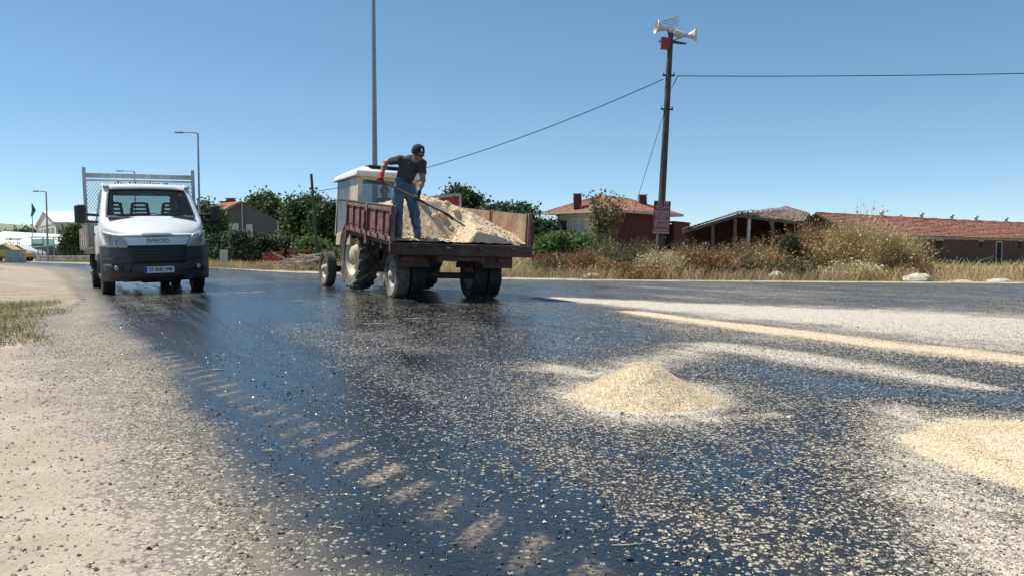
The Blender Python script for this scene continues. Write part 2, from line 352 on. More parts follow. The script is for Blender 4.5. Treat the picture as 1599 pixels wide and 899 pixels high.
def road_material():
    m, t, p = pbsdf('chip_seal'); tc = N(t, 'ShaderNodeTexCoord'); vec = tc.outputs['Object']
    A = {k: N(t, 'ShaderNodeAttribute', attribute_name=k).outputs['Fac'] for k in ('chip', 'tar', 'dust', 'hue', 'mark', 'fines')}
    wob = N(t, 'ShaderNodeTexNoise', Scale=90.0, Detail=2.0); t.links.new(vec, wob.inputs['Vector'])
    va = N(t, 'ShaderNodeVectorMath'); va.operation = 'MULTIPLY_ADD'; t.links.new(wob.outputs['Color'], va.inputs[0]); va.inputs[1].default_value = (.008, .008, 0); t.links.new(vec, va.inputs[2])
    v = N(t, 'ShaderNodeTexVoronoi', Scale=62.0); t.links.new(va.outputs[0], v.inputs['Vector'])
    sp = N(t, 'ShaderNodeSeparateColor'); t.links.new(v.outputs['Color'], sp.inputs[0])
    on = sstep(t, mth(t, 'SUBTRACT', A['chip'], 0.06), mth(t, 'ADD', A['chip'], 0.02), sp.outputs[0]); on = mth(t, 'SUBTRACT', 1.0, on)
    body = mth(t, 'MAXIMUM', sstep(t, 0.62, 0.42, v.outputs['Distance']), sstep(t, 0.7, 1.0, A['chip'])); chipm = mth(t, 'MULTIPLY', on, body)
    # chip colour: grey limestone to cream, each chip its own tone
    cg = mixc(t, sp.outputs[1], (0.30, 0.275, 0.245), (0.66, 0.60, 0.49)); cc = mixc(t, sp.outputs[1], (0.50, 0.385, 0.24), (0.76, 0.62, 0.42))
    cg = mixc(t, sstep(t, 0.42, 0.95, A['chip']), mixc(t, 0.45, cg, (0.07, 0.068, 0.065)), cg); chipc = mixc(t, A['hue'], cg, cc)
    n = N(t, 'ShaderNodeTexNoise', Scale=3.0, Detail=6.0); t.links.new(vec, n.inputs['Vector'])
    tarc = mixc(t, n.outputs[0], (0.006, 0.0065, 0.008), (0.016, 0.016, 0.018))
    oldc = mixc(t, n.outputs[0], (0.14, 0.122, 0.10), (0.25, 0.215, 0.17))
    base = mixc(t, A['tar'], oldc, tarc)
    n5 = N(t, 'ShaderNodeTexNoise', Scale=38.0, Detail=4.0); t.links.new(vec, n5.inputs['Vector'])
    mk = mth(t, 'MULTIPLY', A['mark'], sstep(t, 0.32, 0.62, n5.outputs[0])); base = mixc(t, mk, base, (0.26, 0.21, 0.16))
    # stone dust lying between the chips
    n7 = N(t, 'ShaderNodeTexNoise', Scale=150.0, Detail=3.0); t.links.new(vec, n7.inputs['Vector'])
    fm = sstep(t, mth(t, 'SUBTRACT', 0.78, mth(t, 'MULTIPLY', A['fines'], 0.62)), mth(t, 'SUBTRACT', 0.98, mth(t, 'MULTIPLY', A['fines'], 0.62)), n7.outputs[0])
    fm = mth(t, 'MULTIPLY', fm, sstep(t, 0.0, 0.15, A['fines'])); mk = mth(t, 'MAXIMUM', mk, fm)
    base = mixc(t, fm, base, mixc(t, A['hue'], (0.58, 0.52, 0.425), (0.70, 0.57, 0.39)))
    base = mixc(t, chipm, base, chipc)
    dc, dn, dd = dirt_color(t, vec)
    ds = mth(t, 'MULTIPLY', A['dust'], 1.0); dm = sstep(t, mth(t, 'SUBTRACT', 1.0, A['dust']), mth(t, 'MULTIPLY_ADD', A['dust'], -1.0, 1.35), mth(t, 'MULTIPLY_ADD', sp.outputs[2], 0.55, mth(t, 'MULTIPLY', n5.outputs[0], 0.6)))
    dm = mth(t, 'MAXIMUM', dm, sstep(t, 0.85, 1.0, A['dust']))
    base = mixc(t, dm, base, dc)
    t.links.new(base, p.inputs['Base Color'])
    wet = mth(t, 'MULTIPLY', mth(t, 'MULTIPLY', A['tar'], mth(t, 'SUBTRACT', 1.0, mth(t, 'MAXIMUM', chipm, dm))), mth(t, 'SUBTRACT', 1.0, mk))
    n6 = N(t, 'ShaderNodeTexNoise', Scale=9.0, Detail=5.0); t.links.new(vec, n6.inputs['Vector'])
    mr_ = N(t, 'ShaderNodeMapping'); mr_.inputs['Rotation'].default_value = (0, 0, R(-29)); t.links.new(vec, mr_.inputs['Vector']); mp = N(t, 'ShaderNodeMapping'); mp.inputs['Scale'].default_value = (5.0, 0.22, 1); t.links.new(mr_.outputs[0], mp.inputs['Vector'])
    n10 = N(t, 'ShaderNodeTexNoise', Scale=1.0, Detail=5.0, Roughness=0.65); t.links.new(mp.outputs[0], n10.inputs['Vector']); streak = mth(t, 'MULTIPLY', sstep(t, 0.46, 0.66, n10.outputs[0]), 0.18)
    rw = mth(t, 'ADD', mth(t, 'ADD', streak, mth(t, 'MULTIPLY_ADD', n6.outputs[0], 0.20, 0.075)), mth(t, 'MULTIPLY', sstep(t, 0.2, 0.55, A['chip']), 0.42))
    ro = N(t, 'ShaderNodeMix'); ro.data_type = 'FLOAT'; t.links.new(wet, ro.inputs[0]); ro.inputs[2].default_value = 0.85; t.links.new(rw, ro.inputs[3])
    t.links.new(ro.outputs[0], p.inputs['Roughness'])
    p.inputs['IOR'].default_value = 1.6
    t.links.new(mth(t, 'MULTIPLY_ADD', wet, 0.35, 0.2), p.inputs['Specular IOR Level'])
    # relief: stones under the bitumen film, chips on top
    film = mth(t, 'MULTIPLY', v.outputs['Distance'], -0.45)
    hgt = mth(t, 'ADD', mth(t, 'MULTIPLY', chipm, 0.8), mth(t, 'ADD', film, mth(t, 'MULTIPLY', n5.outputs[0], 0.5))); hgt = mth(t, 'ADD', hgt, mth(t, 'MULTIPLY', mth(t, 'MULTIPLY', dm, dn), 1.8))
    b = N(t, 'ShaderNodeBump', Strength=0.42, Distance=0.006); t.links.new(hgt, b.inputs['Height'])
    t.links.new(b.outputs[0], p.inputs['Normal'])
    return m
def ground_material():
    m, t, p = pbsdf('dry_earth'); tc = N(t, 'ShaderNodeTexCoord'); vec = tc.outputs['Object']
    dc, dn, dd = dirt_color(t, vec)
    g = N(t, 'ShaderNodeAttribute', attribute_name='field').outputs['Fac']; gg = N(t, 'ShaderNodeAttribute', attribute_name='green').outputs['Fac']
    n = N(t, 'ShaderNodeTexNoise', Scale=0.8, Detail=8.0, Roughness=0.7); t.links.new(vec, n.inputs['Vector'])
    straw = mixc(t, sstep(t, 0.35, 0.7, n.outputs[0]), (0.22, 0.165, 0.085), (0.36, 0.28, 0.15))
    c = mixc(t, g, dc, straw); c = mixc(t, mth(t, 'MULTIPLY', gg, sstep(t, .3, .6, n.outputs[0])), c, (0.10, 0.125, 0.04))
    t.links.new(c, p.inputs['Base Color']); p.inputs['Roughness'].default_value = 0.95; p.inputs['Specular IOR Level'].default_value = 0.2
    n9 = N(t, 'ShaderNodeTexNoise', Scale=14.0, Detail=9.0, Roughness=0.75); t.links.new(vec, n9.inputs['Vector']); b = N(t, 'ShaderNodeBump', Strength=0.9, Distance=0.02); t.links.new(mth(t, 'ADD', mth(t, 'MULTIPLY', dd, -0.4), mth(t, 'ADD', dn, mth(t, 'MULTIPLY', n9.outputs[0], 1.6))), b.inputs['Height']); t.links.new(b.outputs[0], p.inputs['Normal'])
    return m
def graded(lo, hi, c0, c1, fine, grow, cap):
    a = [c0]
    while a[-1] < c1: a.append(a[-1] + fine)
    s = fine
    while a[-1] < hi: s = min(s * grow, cap); a.append(a[-1] + s)
    b = [c0]; s = fine
    while b[-1] > lo: s = min(s * grow, cap); b.append(b[-1] - s)
    return np.array(b[:0:-1] + a)
def grid_mesh(xs, ys):
    X, Y = np.meshgrid(xs, ys); nx, ny = len(xs), len(ys)
    i = (np.arange(ny - 1)[:, None] * nx + np.arange(nx - 1)[None, :]).ravel()
    return X, Y, np.stack([i, i + 1, i + 1 + nx, i + nx], 1)
ROAD_Z = 0.004
def crown(X, Y):
    """cambered main road: its middle stands about 8 cm above its edges"""
    th = R(29); V = np.cos(th) * X + np.sin(th) * Y; a = np.clip(1 - np.abs(V - 3.6) / 3.6, 0, 1)
    return 0.085 * (np.sqrt((1 - a) ** 2 + .01) * -1 + 1.05).clip(0) / 0.95 * smooth(8.5, 13, np.asarray(Y, float)) * (1 - smooth(34, 46, np.asarray(Y, float))) * (a > 0)
CAMBER = 0.085 / 3.6
def rut_z(X, Y, dust):
    """uneven dirt along the left edge, dying out where the sheet ends"""
    return dust * .022 * fbm(X * 3.5, Y * 3.5, 5) * np.clip(seg_dist(X, Y, ROAD[1:9]) / .9, 0, 1)
def ground_z(X, Y):
    far = smooth(24, 50, Y) * smooth(4, 20, X); z = -0.45 * far
    off = smooth(0.5, 4.0, np.where(inside(X, Y, ROAD), 0, seg_dist(X, Y, ROAD + ROAD[:1])))
    return z + off * (fbm(X * 0.25, Y * 0.25) - 0.5) * 0.16 - 0.0

# ground sheet to the horizon
xs = graded(-3500, 3500, -12, 18, 0.4, 1.09, 260); ys = graded(-400, 6000, 0, 34, 0.4, 1.09, 260)
X, Y, Fq = grid_mesh(xs, ys)
Z = ground_z(X, Y); rd = np.where(inside(X, Y, ROAD), 0, seg_dist(X, Y, ROAD + ROAD[:1]))
right = side_of(X, Y, ROAD[12:20][::-1]) 
farside = (Y > np.interp(X, [-37, -14.6, -1, 2, 14, 70], [60, 37.7, 24.4, 22.9, 20.7, 13]))
field = np.where(farside, smooth(0.5, 1.6, rd + (fbm(X, Y) - .5)), smooth(22, 34, rd))
green = smooth(0.5, 0.75, fbm(X * 0.2 + 3, Y * 0.2)) * field * 0.6
npmesh('ground', np.stack([X, Y, Z], -1).reshape(-1, 3), Fq, ground_material(), attrs={'field': field.ravel(), 'green': green.ravel()}, smooth=True)
tag(bpy.data.objects['ground'], kind='structure')

# road sheet
xs = graded(-110, 70, -3.0, 3.0, 0.020, 1.04, 1.5); ys = graded(-14, 91, 1.7, 5.4, 0.020, 1.025, 0.8)
X, Y, Fq = grid_mesh(xs, ys)
cx = X.ravel()[Fq].mean(1); cy = Y.ravel()[Fq].mean(1); Fq = Fq[inside(cx, cy, ROAD)]
chip, tar, dust, hue, mark, e, fines = road_masks(X, Y)
use = np.unique(Fq); remap = np.zeros(X.size, np.int32); remap[use] = np.arange(len(use)); Fq = remap[Fq]
sel = lambda a: a.ravel()[use]
Zr = ROAD_Z + 0.012 * np.clip(chip - 0.6, 0, 1) + crown(X, Y) + rut_z(X, Y, dust)
road = npmesh('road', np.stack([sel(X), sel(Y), sel(Zr)], -1), Fq, road_material(),
              attrs={'chip': sel(chip), 'tar': sel(tar), 'dust': sel(dust), 'hue': sel(hue), 'mark': sel(mark), 'fines': sel(fines)}, smooth=True)
tag(road, kind='structure')

# loose stone chippings as real stones, near the camera
def stones(P, S, flat, name, m, parent=None, kind='stuff', tone=None):
    """octahedral crushed stones at P with size S, each turned and squashed at random"""
    n = len(P)
    base = np.array([(1, 0, 0), (-1, 0, 0), (0, 1, 0), (0, -1, 0), (0, 0, 1), (0, 0, -1)], np.float32)
    fc = np.array([(0, 2, 4), (2, 1, 4), (1, 3, 4), (3, 0, 4), (2, 0, 5), (1, 2, 5), (3, 1, 5), (0, 3, 5)], np.int32)
    V = base[None] * (0.65 + 0.7 * RNG.random((n, 6, 1))) + RNG.normal(0, .22, (n, 6, 3))
    a = RNG.random(n) * 2 * PI; c, s = np.cos(a), np.sin(a)
    V = V * np.stack([np.ones(n), 0.6 + 0.5 * RNG.random(n), flat * (0.7 + 0.6 * RNG.random(n))], -1)[:, None, :]
    tl = RNG.normal(0, .3, (n, 1)); V[..., 2] += V[..., 0] * tl
    x = V[..., 0] * c[:, None] - V[..., 1] * s[:, None]; y = V[..., 0] * s[:, None] + V[..., 1] * c[:, None]
    V = np.stack([x, y, V[..., 2]], -1) * S[:, None, None] + P[:, None, :]
    Fv = (fc[None] + (np.arange(n) * 6)[:, None, None]).reshape(-1, 3)
    o = npmesh(name, V.reshape(-1, 3), Fv, m, parent, attrs={'rnd': np.repeat(RNG.random(n) if tone is None else RNG.random(n) ** 1.5 * tone, 6)})
    return tag(o, kind=kind)
def stone_material(name, lo, hi, rough=0.85):
    m, t, p = pbsdf(name); a = N(t, 'ShaderNodeAttribute', attribute_name='rnd').outputs['Fac']
    t.links.new(mixc(t, a, lo, hi), p.inputs['Base Color']); p.inputs['Roughness'].default_value = rough; return m
M_GREY = stone_material('grey_stone_chip', (0.10, 0.092, 0.08), (0.60, 0.53, 0.43))
M_CREAM = stone_material('cream_stone_chip', (0.60, 0.48, 0.32), (0.84, 0.72, 0.53))
M_PEB = stone_material('verge_pebble', (0.16, 0.13, 0.10), (0.50, 0.42, 0.32))
M_TARRED = stone_material('bitumen_coated_chip', (0.012, 0.012, 0.014), (0.035, 0.034, 0.034), 0.3)
def sample(n, x0, x1, y0, y1, pw=1.6):
    u = RNG.random(n); y = y0 * (y1 / y0) ** u                      # denser near the camera
    x = x0 + (x1 - x0) * RNG.random(n); return x, y
x, y = sample(1150000, -8, 8, 1.5, 11)
k = (x > -0.72 * y - .5) & (x < 0.72 * y + .5) & inside(x, y, ROAD); x, y = x[k], y[k]
c, tr, du, hu, mk, e, fn = road_masks(x, y)
dens = np.clip(c, 0, 1) * (1 - smooth(6.5, 11, y)) * np.clip(1 - du * 1.1, 0, 1) * (0.5 + 0.5 * np.clip(3.2 / y, 0, 1))
dens = dens * np.maximum(smooth(.34, .58, vnoise(x * 30, y * 30) * .6 + vnoise(x * 61 + 9, y * 61) * .4) * 1.7, smooth(.6, .9, c)); k = RNG.random(len(x)) < dens * 0.9; x, y, c, hu, tr = x[k], y[k], c[k], hu[k], tr[k]
S = np.exp(RNG.normal(math.log(0.0028), .42, len(x)))
P = np.stack([x, y, ROAD_Z + crown(x, y) + 0.012 * np.clip(c - 0.6, 0, 1) + S * 0.25], -1)
cr = RNG.random(len(x)) < hu
o = stones(P[~cr], S[~cr], 0.6, 'stone_chippings', M_GREY, tone=(0.34 + 0.66 * smooth(.4, .9, c))[~cr]); tag(o, 'grey stone chippings scattered over the wet bitumen', 'chippings')
o = stones(P[cr], S[cr], 0.6, 'stone_chippings', M_CREAM); tag(o, 'cream stone chippings strewn in pale rows on the road', 'chippings')
x, y = sample(60000, -8, 8, 1.5, 11); k = (x > -0.72 * y - .5) & (x < 0.72 * y + .5) & inside(x, y, ROAD); x, y = x[k], y[k]
c, tr, du, hu, mk, e, fn = road_masks(x, y); k = RNG.random(len(x)) < tr * (1 - smooth(6, 11, y)) * 0.55; x, y = x[k], y[k]
S = np.exp(RNG.normal(math.log(0.0046), .35, len(x)))
o = stones(np.stack([x, y, ROAD_Z + crown(x, y) + S * .1], -1), S, 0.5, 'tarred_chippings', M_TARRED); tag(o, 'black chippings coated in bitumen on the road', 'chippings')
# pebbles on the dirt verge
x, y = sample(75000, -12, -0.5, 1.5, 16); k = (x > -0.75 * y - .8)
x, y = x[k], y[k]; e = side_of(x, y, LEFT_TAR); k = (e < -0.5 + 0.3 * RNG.random(len(x))); x, y = x[k], y[k]
S = np.minimum(np.exp(RNG.normal(math.log(0.0036), .55, len(x))), .011); du = np.where(inside(x, y, ROAD), road_masks(x, y)[2], 0)
o = stones(np.stack([x, y, np.where(inside(x, y, ROAD), .004, .001) + rut_z(x, y, du) + S * .25], -1), S, 0.6, 'verge_pebbles', M_PEB); tag(o, 'small pebbles lying on the beige dirt verge', 'pebbles', kind='stuff')

# heaps of cream chippings tipped on the road
def heap(hp, label):
    root = thing('chipping_heap', label, 'gravel heap', (hp['c'][0], hp['c'][1], ROAD_Z), group='heaps of chippings on the road')
    n = 56; vs = []; q = np.linspace(-1.25, 1.25, n); HX, HY = np.meshgrid(q, q)
    def hz(hx, hy):
        d = np.hypot(hx, hy) * (0.78 + 0.44 * fbm(hx * 1.6 + hp['c'][0] * 9, hy * 1.6 + 4)); dd = np.clip(1 - d, 0, 1)
        dd = dd ** hp['pw']; return hp['h'] * (1.12 * dd - 0.12 * dd * dd - 0.35 * np.exp(-(d / .16) ** 2) * .35 + 0.05 * (fbm(hx * 6, hy * 6) - .5) * (dd > 0)) - 0.014 * (dd <= 0.02)
    HZ = hz(HX, HY); i = (np.arange(n - 1)[:, None] * n + np.arange(n - 1)[None]).ravel()
    Fh = np.stack([i, i + 1, i + 1 + n, i + n], 1); HC = HZ - .013; keep = (HC.ravel()[Fh] > -0.010).any(1)
    npmesh('core', np.stack([HX * hp['r'][0], HY * hp['r'][1], HC], -1).reshape(-1, 3), Fh[keep], mat('heap_core', (0.66, 0.535, 0.37), 0.95, bump=0.4, bscale=90, scale=40, var=.3), root, smooth=True)
    m = 52000; px_, py_ = RNG.uniform(-1.5, 1.5, m), RNG.uniform(-1.5, 1.5, m); d = np.hypot(px_, py_)
    k = (RNG.random(m) < 1 - smooth(.72, 1.5, d)); px_, py_ = px_[k], py_[k]; S = np.exp(RNG.normal(math.log(0.0025), .3, len(px_)))
    P = np.stack([px_ * hp['r'][0], py_ * hp['r'][1], np.maximum(hz(px_, py_), 0) + S * .3], -1)
    stones(P, S, 0.7, 'chippings', M_CREAM, root)
heap(HEAPS[0], 'cone of cream stone chippings tipped in the middle of the wet road')
heap(HEAPS[1], 'low spread heap of cream chippings at the right edge of the picture')
# straw bits and twigs stuck in the bitumen
M_STRAW1 = mat('straw_bit', (0.55, 0.48, 0.35), 0.8, island=0.2)
for i, (px_, py_, L, a) in enumerate([(437, 742, .07, 0.9), (560, 690, .05, .2), (525, 826, .05, -.2), (980, 852, .10, .15), (420, 705, .06, 0), (585, 760, .05, .4), (690, 735, .05, -.5),
                                      (470, 478, .35, .1), (385, 464, .4, .05), (590, 507, .3, .1), (405, 463, .25, -.1), (340, 578, .1, 0), (650, 500, .3, .2), (1450, 610, .08, .5), (760, 780, .05, 1.2)]):
    g0 = gr(px_, py_); mb = MB(); dx, dy = math.cos(a) * L / 2, math.sin(a) * L / 2; w = 0.0015 + 0.0005 * g0.y
    mb.tube([(-dx, -dy, 0), (0, random.uniform(-.1, .1) * L, w * .6), (dx, dy, 0)], [w * .6, w, w * .5], 5)
    o = mb.build('straw_bit', M_STRAW1); o.location = (g0.x, g0.y, ROAD_Z + float(crown(np.array(g0.x), np.array(g0.y))) + w); tag(o, 'pale bit of straw stuck on the wet bitumen', 'straw', 'straw bits on the road')
# ================================================================== shared vehicle pieces
M_RUBBER = mat('tyre_rubber', (0.020, 0.020, 0.021), 0.75, var=.3, scale=9, dirt=(0.16, 0.14, 0.115), dirt_amt=.5, bump=.2)
M_RUBBER_DUSTY = mat('dusty_tyre_rubber', (0.10, 0.092, 0.08), 0.9, var=.35, scale=7, dirt=(0.30, 0.27, 0.22), dirt_amt=.8, bump=.2)
M_WHITE = mat('white_vehicle_paint', (0.80, 0.815, 0.81), 0.28, var=.03, scale=3, dirt=(0.62, 0.60, 0.55), dirt_amt=.35, coat=.3)
M_BLACKP = mat('black_plastic', (0.022, 0.023, 0.025), 0.5, var=.25, scale=5, dirt=(0.10, 0.095, 0.085), dirt_amt=.35)
M_GREYP = mat('grey_bumper_plastic', (0.034, 0.035, 0.037), 0.48, var=.2, scale=5, dirt=(0.17, 0.16, 0.14), dirt_amt=.35)
M_DARK = mat('dark_steel', (0.028, 0.026, 0.025), 0.6, var=.4, scale=7, dirt=(0.09, 0.07, 0.05), dirt_amt=.6)
M_STEEL = mat('galvanised_steel', (0.42, 0.43, 0.43), 0.45, .6, var=.2, scale=8)
M_CHROME = mat('bright_metal', (0.75, 0.76, 0.77), 0.12, 1.0, var=.05)
M_ALU = mat('dull_aluminium', (0.50, 0.48, 0.44), 0.5, .3, var=.18, scale=5, dirt=(0.36, 0.29, 0.21), dirt_amt=.7)
M_GLASS = glass('clear_glass', (0.80, 0.88, 0.86), 1.5, .95, .05)
M_LENS = glass('lamp_lens', (0.93, 0.95, 0.95), 1.45, 1.0, .35)
M_MIRROR = mat('mirror_glass', (0.8, 0.8, 0.8), 0.03, 1.0, var=0)
M_ORANGE = mat('orange_lens', (0.75, 0.22, 0.02), 0.25)
M_RED_LENS = mat('red_lens', (0.45, 0.02, 0.015), 0.25)
M_PRINT_W = mat('white_print', (0.78, 0.78, 0.76), 0.5, var=.05)
M_PRINT_K = mat('black_print', (0.02, 0.02, 0.022), 0.5, var=.05)
M_BLUE_EU = mat('plate_blue', (0.02, 0.08, 0.42), 0.5)
M_SEAT = mat('dark_seat_cloth', (0.035, 0.036, 0.04), 0.9)

def tyre_profile(r, w, rim):
    h = w / 2
    return [(rim, -h * .72), (rim + .02, -h * .86), (r * .80 + rim * .2, -h), (r * .93, -h * .97), (r * .985, -h * .80), (r, -h * .55), (r, h * .55), (r * .985, h * .80), (r * .93, h * .97), (r * .80 + rim * .2, h), (rim + .02, h * .86), (rim, h * .72)]
def wheel(parent, loc, r, w, rim, side, m_t, m_r, bolts=6, dish=.5, name='wheel', lugs=None, hubr=.3):
    """side = +1 if the outer face looks along local +y"""
    wt = bpy.data.objects.new(name, None); COL.objects.link(wt); wt.parent = parent; wt.location = loc
    mb = MB(); mb.lathe(tyre_profile(r, w, rim), 40)
    if lugs:                                                  # chevron cleats of a tractor tyre
        n, hgt = lugs
        for k in range(n):
            for s in (-1, 1):
                a0 = 2 * PI * (k + (0.5 if s > 0 else 0)) / n; vs = []
                for (f, q) in ((0.04, 0.0), (0.62, .42), (1.02, .60)):
                    a = a0 + side * q * 2 * PI / n * 1.25; wd = 0.036 + .014 * f
                    rr = (r + hgt) * (1 if f < .9 else .955)
                    for (da, rad) in ((-wd, r * .955), (-wd * .7, rr), (wd * .7, rr), (wd, r * .955)):
                        aa = a + da / r; vs.append((rad * math.cos(aa), s * f * w / 2, rad * math.sin(aa)))
                fs = [(0, 1, 2, 3), (8, 11, 10, 9)] + [(i * 4 + j, (i + 1) * 4 + j, (i + 1) * 4 + (j + 1) % 4, i * 4 + (j + 1) % 4) for i in range(2) for j in range(4)]
                mb.add(vs, fs)
    else:
        for k in range(46):                                    # tread blocks
            for yy in (-.36, -.12, .12, .36):
                a = 2 * PI * (k + (.5 if abs(yy) > .2 else 0)) / 46
                M = Matrix.Rotation(-a, 4, 'Y'); mb.box((r + .002, yy * w, 0), (.014, w * .19, 2 * PI * r / 46 * .72), M)
    t = mb.build('tyre', m_t, wt, smooth=True)
    d = MB(); s = side; h = w / 2 * .72
    d.lathe([(rim, -s * h), (rim, s * h), (rim * .94, s * h * 1.02), (rim * .90, s * h * .6), (rim * .84, s * h * (1 - dish)), (rim * .45, s * h * (1 - dish * .9)), (rim * .42, s * h * (1 - dish * .4)), (0.001, s * h * (1 - dish * .4))], 32)
    q = d.build('rim', m_r, wt, smooth=True)
    hb = MB(); y0 = s * h * (1 - dish * .4); hb.lathe([(rim * hubr, y0), (rim * hubr, y0 + s * .05), (rim * hubr * .6, y0 + s * .08), (.001, y0 + s * .085)], 16); hb.build('hub', m_r, wt, smooth=True)
    for k in range(bolts):
        a = 2 * PI * k / bolts; b = MB(); b.tube([(rim * .62 * math.cos(a), s * h * (1 - dish * .9) - s * .01, rim * .62 * math.sin(a)), (rim * .62 * math.cos(a), s * h * (1 - dish * .9) + s * .03, rim * .62 * math.sin(a))], .016, 6); b.build('wheel_nut', M_DARK, wt)
    return wt

# ================================================================== white flatbed truck
TA = R(31.5)
truck = thing('flatbed_truck', 'white flatbed truck with black bumper and mesh headboard facing the camera', 'truck', (-7.46, 16.0, ROAD_Z + float(crown(np.array(-7.46), np.array(16.0)))), rot=(math.atan(CAMBER), 0, -(PI / 2 - TA)))
# --- cab shell: cross sections along x (front axle at x = 0)
XS = [.80, .74, .64, .50, .36, .24, .16, .04, -.08, -.20, -.32, -.42, -.50, -.62, -.80, -1.00, -1.20, -1.30, -1.36, -1.40]
def ztop(x):
    return float(np.interp(x, [-1.40, -1.36, -.8, -.62, -.50, -.42, .16, .24, .5, .74, .80], [2.12, 2.21, 2.25, 2.235, 2.195, 2.11, 1.53, 1.47, 1.32, 1.175, 1.125]))
def side_w(z, x):
    w = float(np.interp(z, [.4, .8, 1.05, 1.38, 2.05, 2.25], [.90, .955, .965, .955, .835, .80]))
    return w * float(np.interp(x, [-1.4, -1.3, .2, .45, .62, .80], [.985, 1, 1, .945, .815, .58]))
def section(x):
    zt = ztop(x); r = .09 if x < -.4 else .07; top = zt - r
    low = [.42, .62, .82, 1.10, 1.38]; k = min(1.0, (top - .03 - .42) / (1.38 - .42)); low = [.42 + (z - .42) * k for z in low]
    up = [low[-1] + (top - low[-1]) * q for q in (.33, .66, 1.0)]
    side = [(side_w(z, x), z) for z in low + up]; w = side[-1][0]; pts = list(side)
    for a in (25, 55, 90): pts.append((w - r * (1 - math.cos(R(a))), top + r * math.sin(R(a))))
    w2 = pts[-1][0]; bow = float(np.interp(x, [-1.4, -.6, -.4, .3, .8], [0, 0, .10, .13, .16]))
    out = [(x, y, z) for y, z in pts]
    for f in (.95, .72, .48, .24, 0): out.append((x, w2 * f, zt + .02 * (1 - f * f)))
    ymax = out[0][1]
    return [(px_ + bow * (1 - (y / ymax) ** 2) * (1 if i > 9 else (y / ymax < .99)), y, z) for i, (px_, y, z) in enumerate(out)]
rings = [section(x) for x in XS]; NP = len(rings[0])
full = [[(x, y, z) for x, y, z in r] + [(x, -y, z) for x, y, z in r[-2::-1]] for r in rings]; NF = len(full[0])
SV = [p for r in full for p in r]
def classify(i, j):
    jj = j if j < NP - 1 else NF - 2 - j; x0 = XS[i]; x1 = XS[i + 1]
    if .16 >= x0 - 1e-6 and x1 >= -.42 - 1e-6 and jj >= 11: return 'windscreen'
    if jj in (4, 5, 6) and x0 <= -.08 + 1e-6 and x1 >= -1.20 - 1e-6: return 'side_window'
    if jj in (0, 1) and -.42 <= x1 and x0 <= .50: return 'arch'
    return 'shell'
faces = {}
for i in range(len(XS) - 1):
    for j in range(NF - 1):
        k = classify(i, j)
        if k == 'side_window': k += '_l' if j < NP else '_r'
        faces.setdefault(k, []).append((i * NF + j, i * NF + j + 1, (i + 1) * NF + j + 1, (i + 1) * NF + j))
def subset(fs, shift=None):
    mb = MB(); ids = sorted({q for f in fs for q in f}); mp = {q: n for n, q in enumerate(ids)}
    return mb.add([SV[q] for q in ids], [tuple(mp[q] for q in f) for f in fs])
cab = subset(faces['shell']).build('cab_shell', M_WHITE, truck, smooth=True, solid=.03)
bk = MB(); rr = full[-1]
bk.box((-1.39, 0, .93), (.03, 1.8, 1.02)); bk.box((-1.39, 0, 2.12), (.03, 1.55, .12)); [bk.box((-1.39, s * .72, 1.75), (.03, .30, .66)) for s in (-1, 1)]
bk.build('cab_back_wall', M_WHITE, cab)
g = MB(); g.box((-1.39, 0, 1.75), (.008, 1.14, .62)); g.build('rear_window', M_GLASS, cab)
ws = subset(faces['windscreen']).build('windscreen', M_GLASS, truck, smooth=True)
wsv = [SV[q] for q in sorted({q for f in faces['windscreen'] for q in f})]
def ringpt(i, j): return Vector(full[i][j])
IA, IB = XS.index(.16), XS.index(-.42)
seal = MB()
for s in (0, 1):
    J = 11 if not s else NF - 1 - 11
    seal.tube([ringpt(i, J) + Vector((.008, 0, .004)) for i in range(IA, IB + 1)], .017, 6)
seal.tube([ringpt(IA, j) + Vector((.01, 0, .004)) for j in range(11, NF - 11)], .017, 6); seal.tube([ringpt(IB, j) + Vector((.01, 0, .0)) for j in range(11, NF - 11)], .016, 6)
seal.build('windscreen_seal', M_BLACKP, ws, smooth=True)
for (y0, y1) in ((-.62, .08), (.12, .74)):                       # wipers lying along the foot of the screen
    wp = MB(); wp.tube([(.26, y0, 1.555), (.27, y0 + .25, 1.585), (.26, y1 - .12, 1.60)], .011, 6); wp.tube([(.235, y0 - .04, 1.585), (.25, (y0 + y1) / 2, 1.60), (.23, y1 + .02, 1.60)], .009, 6)
    wp.build('wiper', M_BLACKP, ws)
cowl = MB(); cowl.box((.27, 0, 1.53), (.13, 1.62, .03), rot=(0, R(24), 0)); cowl.build('scuttle_panel', M_BLACKP, truck, bevel=.01)
